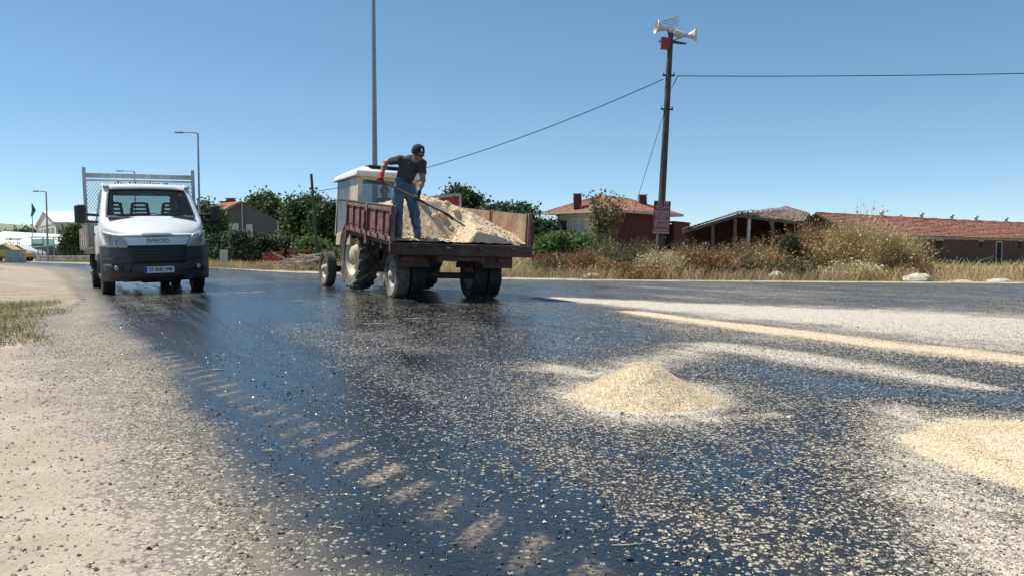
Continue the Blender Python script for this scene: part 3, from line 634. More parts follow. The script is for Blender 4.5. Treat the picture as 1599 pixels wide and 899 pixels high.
for s in ('l', 'r'):
    sg = 1 if s == 'l' else -1
    dr = bpy.data.objects.new('door', None); COL.objects.link(dr); dr.parent = truck
    subset(faces['side_window_' + s]).build('side_window', M_GLASS, dr, smooth=True)
    sm = MB()
    for x in (-.12, -1.24):
        sm.tube([(x, sg * (side_w(z, x) + .004), z) for z in (.5, .8, 1.1, 1.38)], .006, 5)
    sm.tube([(x, sg * (side_w(.5, x) + .004), .5) for x in (-.12, -.7, -1.24)], .006, 5); sm.build('door_seam', M_BLACKP, dr)
    hd = MB(); hd.box((-1.08, sg * .985, 1.22), (.2, .03, .05)); hd.build('door_handle', M_BLACKP, dr, bevel=.012)
    tr = MB(); tr.box((-.7, sg * .972, .72), (1.1, .03, .12)); tr.build('side_moulding', M_GREYP, dr, bevel=.012)
    ar = MB(); ar.tube([(.47 * math.cos(R(a)), sg * .962, .36 + .47 * math.sin(R(a))) for a in range(0, 181, 15)], .035, 8); ar.build('wheel_arch', M_GREYP, truck, smooth=True)
    wl = MB(); wl.box((0, sg * .60, .60), (.9, .02, .6)); wl.build('wheel_well', M_BLACKP, truck)
    # mirrors on long arms
    mr = MB(); ax, ay = -.02, sg * 1.27
    mr.box((ax, ay, 1.60), (.12, .21, .38)); mo = mr.build('mirror', M_BLACKP, truck, smooth=True, bevel=.055, seg=3)
    mg = MB(); mg.box((ax - .067, ay, 1.62), (.006, .16, .31)); mg.build('mirror_glass', M_MIRROR, mo)
    for zz in (1.60, 1.46):
        am = MB(); am.tube([(-.12, sg * .93, zz - .02), (-.04, sg * 1.25, zz)], .028, 8); am.build('mirror_arm', M_BLACKP, mo)
    lb = MB(); lb.box((-.44, sg * .78, 2.20), (.12, .12, .05), rot=(0, R(30), 0)); lb.build('marker_lamp', M_STEEL, truck, bevel=.015)
# --- front fascia
def fx(y, z):
    return 0.965 - .36 * abs(y / .99) ** 3.0 - .62 * max(0, abs(y) - .84) + float(np.interp(z, [.22, .34, .5, .72, .90, 1.14, 1.3], [-.05, .0, .03, .02, .0, -.035, -.12]))
def fpt(y, z, o=0): return (fx(y, z) + o, y, z)
def patch(parent, name, c, m, off, nu=12, nv=6, thick=.02, smooth_=True):
    def fn(u, v):
        y = (c[0][0] * (1 - u) + c[1][0] * u) * (1 - v) + (c[3][0] * (1 - u) + c[2][0] * u) * v
        z = (c[0][1] * (1 - u) + c[1][1] * u) * (1 - v) + (c[3][1] * (1 - u) + c[2][1] * u) * v
        return fpt(y, z, off)
    mb = MB().grid(fn, nu, nv); return mb.build(name, m, parent, smooth=smooth_, solid=thick)
bp = MB().grid(lambda u, v: fpt(-.985 + 1.97 * u, .27 + .69 * v), 60, 16).build('bumper', M_GREYP, truck, smooth=True, solid=.03)
MB().grid(lambda u, v: fpt(-.93 + 1.86 * u, .94 + .24 * v, -.012), 50, 6).build('front_panel', M_WHITE, truck, smooth=True, solid=.02)
nose = patch(truck, 'nose_panel', [(-.52, .905), (.52, .905), (.62, 1.115), (-.62, 1.115)], M_WHITE, .016, 24, 6)
hs2 = MB(); hs2.tube([fpt(-.64 + 1.28 * k / 30, 1.128, .022) for k in range(31)], .008, 6); hs2.build('bonnet_gap', M_PRINT_K, nose)
rg = MB(); rg.tube([fpt(-.98 + 1.96 * k / 40, .70, .012) for k in range(41)], .014, 6); rg.build('bumper_ridge', M_GREYP, bp, smooth=True)
for s in (-1, 1): patch(bp, 'bumper_corner', [(s * .50, .44), (s * .93, .44), (s * .95, .60), (s * .45, .62)], M_GREYP, .014, 12, 4)
gl = patch(truck, 'grille', [(-.50, .60), (.50, .60), (.54, .955), (-.54, .955)], M_PRINT_K, .024, 16, 6)
for k in range(5):
    z = .66 + k * .06; w = .49 + .01 * k; st = MB(); st.tube([fpt(-w + 2 * w * q / 20, z, .036) for q in range(21)], .012, 6); st.build('grille_bar', M_BLACKP, gl, smooth=True)
lo = patch(bp, 'lower_grille', [(-.42, .30), (.42, .30), (.46, .40), (-.46, .40)], M_PRINT_K, .012, 12, 3)
text_mesh('badge_lettering', 'IVECO', .115, mat('badge_grey', (.25, .27, .29), .3, .6), nose, (fx(0, 1.04) + .032, 0, 1.035), (PI / 2, 0, PI / 2), .006, 1.25, bold=.004)
for s in (-1, 1):
    # headlight: bowl, lamps and a clear cover, swept back at the outer corner
    c = [(s * .87, .93), (s * .53, .915), (s * .66, 1.16), (s * .955, 1.25)]
    hl = patch(truck, 'headlight', c, mat('lamp_bowl', (.62, .63, .64), .3, .35, var=.15), .03, 10, 8)
    for (y, z, r_) in ((s * .69, 1.00, .07), (s * .80, 1.07, .06)):
        lp = MB(); M = Matrix.Translation(fpt(y, z, .046)) @ Matrix.Rotation(PI / 2, 4, 'Z') @ Matrix.Rotation(PI, 4, 'Z')
        lp.lathe([(r_, 0), (r_ * .9, .006), (r_ * .6, -.02), (.001, -.028)], 16, M); lp.build('lamp', M_CHROME, hl, smooth=True)
    ol = patch(hl, 'indicator', [(s * .86, 1.12), (s * .80, 1.13), (s * .81, 1.17), (s * .885, 1.19)], mat('pale_amber', (.6, .42, .22), .25), .048, 3, 3)
    patch(hl, 'lamp_cover', c, M_LENS, .068, 10, 8, thick=0)
    fg = patch(bp, 'fog_lamp_recess', [(s * .62, .48), (s * .86, .48), (s * .86, .57), (s * .62, .57)], M_PRINT_K, .026, 6, 3)
    ll = MB(); ll.lathe([(.045, 0), (.04, .012), (.001, .016)], 14, Matrix.Translation(fpt(s * .74, .525, .038)) @ Matrix.Rotation(-PI / 2, 4, 'Z')); ll.build('fog_lamp', M_STEEL, bp, smooth=True)
pl = MB(); pl.box((fx(0, .47) + .035, 0, .475), (.014, .54, .125)); plate = pl.build('number_plate', M_PRINT_W, truck, bevel=.004)
pb = MB(); pb.box((fx(0, .47) + .044, -.245, .475), (.004, .05, .118)); pb.build('plate_band', M_BLUE_EU, plate)
text_mesh('plate_lettering', '27 AHU 948', .10, M_PRINT_K, plate, (fx(0, .47) + .0445, .02, .475), (PI / 2, 0, PI / 2), .002, .80, bold=.002)
eb = MB(); eb.box((.45, 0, .33), (.9, 1.3, .16)); eb.box((.1, 0, .27), (.5, .5, .14)); eb.build('engine_undertray', M_DARK, truck, bevel=.03)
# --- inside the cab
it = MB(); it.box((-.02, 0, 1.33), (.55, 1.66, .22)); it.box((.02, .42, 1.46), (.3, .42, .08)); it.build('dashboard', M_BLACKP, truck, bevel=.05, smooth=True)
fl = MB(); fl.box((-.6, 0, .75), (1.5, 1.66, .05)); fl.build('cab_floor', M_BLACKP, truck)
hd = MB(); hd.box((-.9, 0, 2.13), (.85, 1.45, .04)); hd.build('headliner', mat('grey_lining', (.25, .25, .24), .9), truck)
for (y, w) in ((-.60, .44), (-.08, .44), (.55, .46)):
    st = MB(); st.box((-.75, y, .98), (.55, w, .18)); st.box((-1.03, y, 1.30), (.14, w, .62), rot=(0, R(-10), 0)); seat = st.build('seat', M_SEAT, truck, bevel=.04, smooth=True)
    hr = MB()
    for k in range(4): hr.box((-1.12 - .012 * k, y, 1.63 + .085 * k), (.09, w * (.86 - .10 * k), .045))
    for q in (-1, 1): hr.box((-1.14, y + q * w * .36, 1.74), (.09, .06, .30), rot=(R(q * 8), 0, 0))
    hr.build('headrest', M_SEAT, seat, bevel=.015, smooth=True)
sw = MB(); Ms = Matrix.Translation((-.38, .55, 1.42)) @ Matrix.Rotation(R(62), 4, 'Y'); sw.tube([Ms @ Vector((.2 * math.cos(2 * PI * k / 20), .2 * math.sin(2 * PI * k / 20), 0)) for k in range(21)], .016, 8); sw.tube([Ms @ Vector((0, .19, 0)), Ms @ Vector((0, -.19, 0))], .02, 6); sw.tube([Ms @ Vector((0, 0, 0)), Ms @ Vector((.0, 0, -.2))], .03, 6); sw.build('steering_wheel', M_BLACKP, truck, smooth=True)
rm = MB(); rm.box((-.40, -.02, 2.04), (.03, .22, .06)); rm.build('interior_mirror', M_STEEL, truck, bevel=.01)
# --- chassis, wheels, bed
ch = MB()
for s in (-1, 1): ch.box((-1.95, s * .38, .62), (4.6, .07, .18))
for x in (-.9, -2.0, -3.0, -4.2): ch.box((x, 0, .62), (.09, .76, .14))
ch.tube([(-3.2, -.75, .36), (-3.2, .75, .36)], .07, 8); ch.lathe([(.001, -.12), (.15, -.1), (.18, 0), (.15, .1), (.001, .12)], 14, Matrix.Translation((-3.2, 0, .36)))
ch.tube([(0, -.7, .33), (0, .7, .33)], .05, 8)
ch.build('chassis', M_DARK, truck)
tk = MB(); tk.box((-1.95, -.62, .60), (.8, .36, .32)); tk.build('fuel_tank', M_DARK, truck, bevel=.04, smooth=True)
M_RIM_W = mat('dirty_silver_rim', (0.36, 0.35, 0.33), 0.5, .3, var=.2, scale=10, dirt=(.2, .16, .11), dirt_amt=.7)
for s in (-1, 1):
    wheel(truck, (0, s * .845, .358), .355, .225, .215, s, M_RUBBER, M_RIM_W)
    for k in (.86, .615): wheel(truck, (-3.2, s * k, .358), .355, .205, .215, s, M_RUBBER, M_RIM_W)
    mg = MB(); mg.tube([(-3.2 + .46 * math.cos(R(a)), s * .74, .37 + .46 * math.sin(R(a))) for a in range(15, 166, 15)], .02, 6)
    mg.grid(lambda u, v: (-3.2 + .46 * math.cos(R(15 + 150 * u)), s * (.56 + .42 * v), .37 + .46 * math.sin(R(15 + 150 * u))), 12, 2); mg.build('mudguard', M_BLACKP, truck)
bf = MB(); bf.box((-3.05, 0, .93), (3.22, 2.16, .06)); [bf.box((-1.6 - .55 * k, 0, .85), (.06, 2.1, .10)) for k in range(6)]; bed = bf.build('bed_floor', M_ALU, truck)
M_BOARD = mat('weathered_side_board', (0.46, 0.38, 0.29), 0.7, var=.25, scale=4, dirt=(.28, .2, .13), dirt_amt=.6)
for s in (-1, 1):
    sb = bpy.data.objects.new('side_board', None); COL.objects.link(sb); sb.parent = truck
    for k in range(3):
        p = MB(); p.box((-3.05, s * 1.09, 1.03 + .14 * k), (3.18, .028, .128)); p.build('board', M_BOARD, sb, bevel=.008)
    for x in (-1.50, -2.5, -3.5, -4.6):
        p = MB(); p.box((x, s * 1.108, 1.16), (.07, .045, .50)); p.build('stake', M_ALU, sb, bevel=.006)
    for x in (-2.0, -3.0, -4.1):
        p = MB(); p.box((x, s * 1.118, .93), (.12, .03, .10)); p.build('latch', M_STEEL, sb)
p = MB(); p.box((-4.65, 0, 1.17), (.03, 2.1, .42)); p.build('tailboard', M_BOARD, truck, bevel=.008)
hb = bpy.data.objects.new('headboard', None); COL.objects.link(hb); hb.parent = truck
for s in (-1, 1):
    p = MB(); p.box((-1.55, s * 1.10, 1.80), (.07, .07, 1.74)); p.build('post', M_STEEL, hb, bevel=.006)
for z, hgt in ((2.50, .10), (2.40, .035), (1.42, .07)):
    p = MB(); p.box((-1.55, 0, z), (.05, 2.13, hgt)); p.build('rail', M_STEEL, hb, bevel=.005)
p = MB(); p.box((-1.55, 0, 1.2), (.03, 2.13, .42)); p.build('lower_panel', M_ALU, hb)
# pressed steel mesh: two sets of diagonal strands
ms = MB(); y0, y1, z0, z1 = -1.065, 1.065, 1.455, 2.38; st = .05
for s in (-1, 1):
    c = -4.0
    while c < 5.0:
        pts = []
        for (y, z) in ((y0, (y0 * 1.5 * s) + c), (y1, (y1 * 1.5 * s) + c), ((z0 - c) / (1.5 * s), z0), ((z1 - c) / (1.5 * s), z1)):
            if y0 - 1e-6 <= y <= y1 + 1e-6 and z0 - 1e-6 <= z <= z1 + 1e-6: pts.append((y, z))
        if len(pts) >= 2:
            pts.sort(); a, b = pts[0], pts[-1]
            if math.hypot(a[0] - b[0], a[1] - b[1]) > .02: ms.beam((-1.55 + s * .004, a[0], a[1]), (-1.55 + s * .004, b[0], b[1]), .008, .024, up=(1, 0, 0))
        c += st * 1.8
ms.build('mesh_panel', mat('pale_zinc_mesh', (.62, .63, .62), .5, .3, var=.15), hb)
# dark leftover letters painted on the headboard behind the roof
rs = random.Random(4)
for k in range(22):
    if rs.random() < .25: continue
    p = MB(); p.box((-1.524, -.62 + k * .058, 2.335 + rs.uniform(-.01, .01)), (.004, .034, rs.uniform(.04, .075))); p.build('paint_mark', M_PRINT_K, hb)
# ================================================================== continuous bodies from blended tapered limbs
def body_mesh(prims, res, k):
    """prims: (a, b, ra, rb, label, squash) capsules; returns vertices, quads and a label for each quad."""
    A = np.array([p[0] for p in prims], float); B = np.array([p[1] for p in prims], float); ra = np.array([p[2] for p in prims]); rb = np.array([p[3] for p in prims])
    mx = max(ra.max(), rb.max()) + .06; lo = np.minimum(A, B).min(0) - mx; hi = np.maximum(A, B).max(0) + mx
    n = np.ceil((hi - lo) / res).astype(int) + 1
    ax = [lo[i] + res * np.arange(n[i]) for i in range(3)]; Gx, Gy, Gz = np.meshgrid(*ax, indexing='ij')
    P = np.stack([Gx, Gy, Gz], -1).astype(np.float32); F = np.full(P.shape[:3], 1e3, np.float32)
    def dist(P, i):
        a, b = A[i], B[i]; d = b - a; L = max((d * d).sum(), 1e-9); t = np.clip(((P - a) @ d) / L, 0, 1)
        q = P - a - t[..., None] * d
        sq = prims[i][5] if len(prims[i]) > 5 else None
        if sq is not None:                                     # flatten across one direction
            nrm, f = np.array(sq[0], float), sq[1]; nrm = nrm / np.linalg.norm(nrm); c = q @ nrm; q = q + np.multiply.outer(c, nrm) * (1 / f - 1)
        return np.sqrt((q * q).sum(-1)) - (ra[i] + (rb[i] - ra[i]) * t)
    for i in range(len(prims)):
        m0 = np.floor((np.minimum(A[i], B[i]) - mx - .05 - lo) / res).astype(int).clip(0); m1 = np.ceil((np.maximum(A[i], B[i]) + mx + .05 - lo) / res).astype(int) + 1
        s = tuple(slice(m0[j], min(m1[j], n[j])) for j in range(3))
        d = dist(P[s], i); kk = prims[i][6] if len(prims[i]) > 6 else k; f = F[s]
        h = np.clip(.5 + .5 * (f - d) / kk, 0, 1); F[s] = f * (1 - h) + d * h - kk * h * (1 - h)
    ins = F < 0; cells = tuple(m - 1 for m in n); S = np.zeros(cells, np.int8); acc = np.zeros(cells + (3,), np.float64); cnt = np.zeros(cells)
    cor = [(i, j, l) for i in (0, 1) for j in (0, 1) for l in (0, 1)]
    sub = lambda arr, c: arr[c[0]:c[0] + cells[0], c[1]:c[1] + cells[1], c[2]:c[2] + cells[2]]
    for c0 in cor:
        for axn in range(3):
            if c0[axn]: continue
            c1 = list(c0); c1[axn] = 1
            a, b = sub(F, c0), sub(F, c1); x = (a < 0) != (b < 0); t = np.where(x, a / np.where(x, a - b, 1), 0)
            for j in range(3): acc[..., j] += np.where(x, c0[j] + (t if j == axn else 0), 0)
            cnt += x
    act = cnt > 0; idx = -np.ones(cells, int); ids = np.argwhere(act); idx[act] = np.arange(len(ids))
    V = (ids + acc[act] / cnt[act][:, None]) * res + lo
    Q = []
    for axn in range(3):
        o = [j for j in range(3) if j != axn]
        sl0 = [slice(1, -1)] * 3; sl0[axn] = slice(0, -1); sl1 = list(sl0); sl1[axn] = slice(1, None)
        a, b = ins[tuple(sl0)], ins[tuple(sl1)]; e = np.argwhere(a != b)
        if not len(e): continue
        flip = a[tuple(e.T)]; c = e.copy(); c[:, o[0]] += 1; c[:, o[1]] += 1
        def cell(d0, d1): q = c.copy(); q[:, o[0]] += d0; q[:, o[1]] += d1; return idx[tuple(q.T)]
        q = np.stack([cell(-1, -1), cell(0, -1), cell(0, 0), cell(-1, 0)], 1)
        fl = flip if axn != 1 else ~flip
        q[~fl] = q[~fl][:, ::-1]; Q.append(q)
    Q = np.concatenate(Q); Cn = V[Q].mean(1); D = np.stack([dist(Cn, i) for i in range(len(prims))], 1)
    lab = np.array([p[4] for p in prims])[D.argmin(1)]
    return V, Q, lab
M_SKIN = mat('sunburnt_skin', (0.33, 0.175, 0.115), 0.55, var=.12, scale=14)
M_SHIRT = mat('charcoal_cotton', (0.055, 0.052, 0.057), 0.9, var=.25, scale=9, bump=.4, bscale=22)
M_JEAN = mat('faded_denim', (0.085, 0.12, 0.185), 0.9, var=.35, scale=7, dirt=(0.30, 0.36, 0.44), dirt_amt=.6, bump=.4, bscale=26)
M_SHOE = mat('black_shoe', (0.02, 0.02, 0.02), 0.6)
M_HAIR = mat('dark_hair', (0.015, 0.012, 0.010), 0.6)
M_CAP = mat('navy_cap_cloth', (0.014, 0.018, 0.032), 0.85)
M_GLOVE = mat('red_glove', (0.42, 0.025, 0.03), 0.8, var=.3, scale=30)
M_GLOVE_K = mat('black_glove_palm', (0.02, 0.02, 0.02), 0.7)
def lerp(a, b, t): return tuple(a[i] + (b[i] - a[i]) * t for i in range(3))
def seated_person(name, label, loc, rotz, shirt, hat=None):
    """driver seated, facing local +x; hip at the origin, hands forward on a wheel"""
    root = thing(name, label, 'person', loc, rotz)
    Z = lambda x, y, z: (x, y, z)
    pr = [(Z(0, 0, .08), Z(-.06, 0, .30), .15, .15, 1, ((1, 0, 0), .75)), (Z(-.06, 0, .30), Z(-.07, 0, .46), .16, .13, 1, ((1, 0, 0), .7)),
          (Z(-.07, -.13, .50), Z(-.07, .13, .50), .065, .065, 1), (Z(-.06, 0, .5), Z(-.03, 0, .60), .058, .052, 0),
          (Z(-.02, 0, .66), Z(-.015, 0, .74), .082, .092, 0, ((0, 1, 0), .85)), (Z(.045, 0, .625), Z(.05, 0, .63), .045, .045, 0),
          (Z(.075, 0, .69), Z(.095, 0, .672), .012, .017, 0, None, .01)]
    for s in (-1, 1):
        pr += [(Z(-.02, s * .085, .69), Z(-.025, s * .088, .71), .018, .02, 0, None, .01)]
        pr += [(Z(-.07, s * .18, .49), Z(.06, s * .24, .26), .055, .045, 1), (Z(.06, s * .24, .26), Z(.30, s * .15, .33), .042, .032, 0), (Z(.30, s * .15, .33), Z(.37, s * .13, .36), .036, .034, 0)]
        for q in range(4): pr.append((Z(.36, s * .13 - .024 + .016 * q, .375), Z(.395, s * .13 - .024 + .016 * q, .345), .010, .009, 0, None, .006))
        pr.append((Z(.345, s * .10, .365), Z(.385, s * .085, .38), .012, .010, 0, None, .006))
        pr += [(Z(0, s * .09, .02), Z(.40, s * .12, .05), .085, .062, 2), (Z(.40, s * .12, .05), Z(.48, s * .12, -.30), .058, .042, 2), (Z(.48, s * .12, -.33), Z(.60, s * .13, -.35), .042, .036, 3)]
    V, Q, lab = body_mesh(pr, .017, .03)
    npmesh('body', V, Q, [M_SKIN, shirt, M_JEAN, M_SHOE], root, smooth=True, fmat=lab)
    hr = MB(); hr.lathe([(.001, .105), (.05, .095), (.083, .06), (.095, .015), (.092, -.02), (.08, -.05)], 16, Matrix.Translation((-.032, 0, .735)) @ Matrix.Rotation(R(90), 4, 'X') @ Matrix.Rotation(R(10), 4, 'Z'))
    hr.build('hair', M_HAIR, root, smooth=True)
    return root
M_BLUESHIRT = mat('dark_blue_shirt', (0.03, 0.035, 0.05), 0.9)
tM = Matrix.Translation(truck.location) @ truck.rotation_euler.to_matrix().to_4x4()
seated_person('person', 'driver in dark shirt sitting at the wheel of the white truck', tM @ Vector((-.80, .55, 1.10)), truck.rotation_euler.z, M_BLUESHIRT)
# ================================================================== tractor
M_CREAM_P = mat('faded_cream_paint', (0.62, 0.55, 0.42), 0.55, var=.12, scale=6, dirt=(.40, .33, .23), dirt_amt=.5)
M_ROOF_P = mat('white_cab_roof', (0.74, 0.72, 0.66), 0.5, var=.05, scale=4, dirt=(.5, .46, .4), dirt_amt=.3)
M_MAROON = mat('faded_maroon_paint', (0.19, 0.075, 0.070), 0.65, var=.3, scale=9, dirt=(.33, .23, .18), dirt_amt=.75)
M_FENDER = mat('red_fender_paint', (0.23, 0.035, 0.028), 0.5, var=.2, scale=6, dirt=(.25, .17, .12), dirt_amt=.4)
M_RIM_C = mat('cream_wheel_rim', (0.62, 0.55, 0.40), 0.6, var=.15, scale=8, dirt=(.34, .27, .18), dirt_amt=.6)
M_RIM_L = mat('grey_trailer_rim', (0.50, 0.46, 0.39), 0.65, var=.2, scale=8, dirt=(.28, .2, .14), dirt_amt=.7)
M_TGLASS = glass('dusty_cab_glass', (0.75, 0.82, 0.84), 1.5, .9, .30)
def on_road(x, y): return ROAD_Z + float(crown(np.array(x), np.array(y)))
TX, TY = -2.64, 16.62
tractor = thing('tractor', 'old tractor with cream cab, white roof and big cleated rear tyres', 'tractor', (TX, TY, on_road(TX, TY)), rot=(math.atan(CAMBER), 0, R(119)))
RW, FW = .735, .405
for s in (-1, 1):
    wheel(tractor, (0, s * .70, RW + .008), RW - .035, .42, .47, s, M_RUBBER_DUSTY if s > 0 else M_RUBBER, M_RIM_C, bolts=8, dish=.75, lugs=(19, .04), hubr=.36)
    wheel(tractor, (2.19, s * .76, FW + .004), FW - .006, .22, .235, s, M_RUBBER_DUSTY, M_RIM_C, bolts=6, dish=.6, hubr=.34)
    # rear fender: a shell over the wheel with a turned edge
    fd = MB(); a0, a1 = R(8), R(150)
    fd.grid(lambda u, v: ((RW + .13) * math.cos(a0 + (a1 - a0) * u), s * (.46 + .42 * v), RW + (RW + .13 - .03 * v * v) * math.sin(a0 + (a1 - a0) * u)), 20, 5)
    fd.grid(lambda u, v: ((RW + .13 - .10 * v) * math.cos(a0 + (a1 - a0) * u), s * .88, RW + (RW + .10 - .10 * v) * math.sin(a0 + (a1 - a0) * u)), 20, 1)
    fd.grid(lambda u, v: ((RW + .13) * (1 - .55 * v) * math.cos(a0 + (a1 - a0) * u), s * .46, RW + (RW + .13) * (1 - .55 * v) * math.sin(a0 + (a1 - a0) * u)), 20, 3)
    fd.build('fender', M_FENDER, tractor, smooth=True, solid=.012)
bd = MB(); bd.box((.1, 0, .78), (.9, .42, .5)); bd.box((.95, 0, .74), (1.2, .44, .48)); bd.box((1.9, 0, .80), (1.1, .40, .42)); bd.tube([(0, -.6, RW), (0, .6, RW)], .11, 10); bd.build('gearbox_and_engine', M_DARK, tractor, bevel=.04, smooth=True)
ax = MB(); ax.beam((2.19, -.66, FW), (2.19, .66, FW), .12, .14); ax.tube([(2.19, 0, FW), (2.19, 0, .75)], .06, 8); ax.build('front_axle', M_DARK, tractor, bevel=.02)
hd = MB(); hd.prism([(1.02, 1.0), (2.62, .92), (2.66, 1.20), (2.55, 1.30), (1.02, 1.42)], -.30, .30); hood = hd.build('bonnet', M_FENDER, tractor, bevel=.05, smooth=True)
gr_ = MB(); gr_.box((2.66, 0, 1.07), (.02, .48, .24)); gr_.build('grille', M_DARK, hood)
ex = MB(); ex.tube([(1.9, .2, 1.25), (1.9, .2, 1.95)], .035, 8); ex.build('exhaust_pipe', M_DARK, hood, smooth=True)
# cab: corner posts, panels, glass, roof
cb = bpy.data.objects.new('cab', None); COL.objects.link(cb); cb.parent = tractor; cb.scale = (1, .78, 1); cb.location = (0, .19, 0)
posts = [((-.36, 1.42), (-.36, 2.36)), ((.16, 1.30), (.14, 2.36)), ((1.20, 1.15), (1.06, 2.36))]
for s in (-1, 1):
    for (a, b) in posts:
        p = MB(); p.beam((a[0], s * .86, a[1]), (b[0], s * .84, b[1]), .055, .055, up=(1, 0, 0)); p.build('cab_post', M_CREAM_P, cb, bevel=.008)
    p = MB(); p.prism([(-.34, 1.40), (.14, 1.36), (.12, 2.34), (-.34, 2.34)], s * .845, s * .862); p.build('side_panel', M_CREAM_P, cb)
    p = MB(); p.prism([(.18, 1.32), (1.16, 1.18), (1.04, 2.33), (.16, 2.33)], s * .848, s * .856); dr = p.build('door_glass', M_TGLASS, cb)
    p = MB(); p.prism([(.16, .95), (1.18, .95), (1.18, 1.20), (.16, 1.32)], s * .84, s * .86); p.build('door_panel', M_CREAM_P, cb)
    p = MB(); p.box((.24, s * .88, 1.55), (.03, .04, .14)); p.build('door_handle', M_DARK, cb)
    mr = MB(); mr.tube([(1.12, s * .86, 1.95), (1.25, s * 1.0, 1.90), (1.25, s * 1.02, 1.72)], .01, 6); mr.build('mirror_bracket', M_BLACKP, cb)
p = MB(); p.box((-.38, 0, 1.60), (.025, 1.70, .30)); p.build('rear_panel', M_CREAM_P, cb, bevel=.006)
p = MB(); p.box((-.38, 0, 2.02), (.008, 1.52, .54)); p.build('rear_window', M_TGLASS, cb)
for s in (-1, 1):
    p = MB(); p.box((-.385, s * .81, 2.03), (.03, .12, .60)); p.build('rear_frame', M_CREAM_P, cb, bevel=.006)
p = MB(); p.box((-.385, 0, 2.32), (.03, 1.62, .07)); p.build('rear_frame', M_CREAM_P, cb, bevel=.006)
p = MB(); p.beam((-.40, .65, 2.27), (-.40, -.1, 2.20), .02, .03); p.build('wiper_bar', M_DARK, cb)
p = MB(); p.box((1.12, 0, 1.95), (.008, 1.6, .74), rot=(0, R(-5), 0)); p.build('windscreen', M_TGLASS, cb)
rf = MB()
rf.add([(x, y, z) for (x, y, z) in [(-.52, -.97, 2.345), (-.52, .97, 2.345), (1.30, .97, 2.345), (1.30, -.97, 2.345), (-.50, -.95, 2.47), (-.50, .95, 2.47), (1.22, .92, 2.45), (1.22, -.92, 2.45), (-.22, -.68, 2.575), (-.22, .68, 2.575), (.95, .66, 2.56), (.95, -.66, 2.56)]],
       [(0, 1, 2, 3), (0, 4, 5, 1), (1, 5, 6, 2), (2, 6, 7, 3), (3, 7, 4, 0), (4, 8, 9, 5), (5, 9, 10, 6), (6, 10, 11, 7), (7, 11, 8, 4), (8, 11, 10, 9)])
roof = rf.build('cab_roof', M_ROOF_P, cb, bevel=.03, smooth=True)
p = MB(); p.box((-.1, .1, 2.59), (.5, .9, .03)); p.build('roof_vent', M_DARK, roof)
p = MB(); p.box((.05, .12, 1.28), (.48, .46, .12)); p.box((-.20, .12, 1.50), (.10, .46, .42), rot=(0, R(-8), 0)); p.build('driver_seat', M_SEAT, tractor, bevel=.04, smooth=True)
p = MB(); Ms = Matrix.Translation((.62, .12, 1.60)) @ Matrix.Rotation(R(35), 4, 'Y'); p.tube([Ms @ Vector((.2 * math.cos(2 * PI * k / 20), .2 * math.sin(2 * PI * k / 20), 0)) for k in range(21)], .015, 8); p.tube([Ms @ Vector((0, 0, 0)), Ms @ Vector((0, 0, -.5))], .025, 6); p.build('steering_wheel', M_BLACKP, tractor, smooth=True)
p = MB(); p.beam((-.2, 0, .58), (-.82, 0, .55), .12, .05); p.tube([(-.8, 0, .45), (-.8, 0, .68)], .025, 8); p.build('hitch', M_DARK, tractor)
xM = Matrix.Translation(tractor.location) @ tractor.rotation_euler.to_matrix().to_4x4()
seated_person('person', 'driver in dark shirt seen from behind through the tractor rear window', xM @ Vector((.08, .12, 1.40)), R(119), M_BLUESHIRT)

# ================================================================== tipping trailer
LX, LY = -1.24, 13.80
M_TIMBER = mat('worn_timber', (0.27, 0.165, 0.105), 0.8, var=.25, scale=5, dirt=(.50, .39, .25), dirt_amt=.6, bump=.3)
M_RUST = mat('rusty_brown_steel', (0.085, 0.045, 0.035), 0.7, var=.35, scale=8, dirt=(.16, .10, .07), dirt_amt=.5)
trailer = thing('tipping_trailer', 'maroon two-wheeled tipping trailer with open tailgate hitched behind the tractor', 'trailer', (LX, LY, on_road(LX, LY)), rot=(math.atan(CAMBER), 0, R(115)))
WR = .395
for s in (-1, 1):
    for k, mt in ((.86, M_RUBBER_DUSTY if s > 0 else M_RUBBER), (.58, M_RUBBER)): wheel(trailer, (0, s * k, WR + .004), WR - .006, .25, .235, s, mt, M_RIM_L, bolts=6, dish=.65, hubr=.4)
ch = MB()
for s in (-1, 1): ch.beam((-.9, s * .38, .70), (2.2, s * .38, .74), .08, .15)
for x in (-.85, -.2, .6, 1.4, 2.15): ch.box((x, 0, .72), (.08, .8, .12))
ch.tube([(0, -.85, WR), (0, .85, WR)], .055, 8); ch.tube([(1.0, 0, .66), (1.15, 0, 1.03)], .06, 8)
for s in (-1, 1): ch.beam((2.2, s * .38, .74), (3.05, 0, .60), .08, .12); ch.beam((-.35, s * .40, .58), (.35, s * .40, .58), .07, .09)
ch.tube([(3.0, 0, .60), (3.22, 0, .60)], .04, 8)
ch.build('chassis', M_RUST, trailer)
for s in (-1, 1):
    mg = MB(); mg.grid(lambda u, v: (.50 * math.cos(R(20 + 140 * u)), s * (.42 + .60 * v), WR + .47 * math.sin(R(20 + 140 * u)) + .0), 12, 2); mg.box((-.62, s * .78, .66), (.02, .56, .22)); mg.build('mudguard', M_RUST, trailer, smooth=True, solid=.012)
    tl = MB(); tl.box((-.645, s * .88, .68), (.03, .22, .09)); tl.build('tail_light', mat('dull_red_lens', (.10, .015, .012), .4), trailer, bevel=.01)
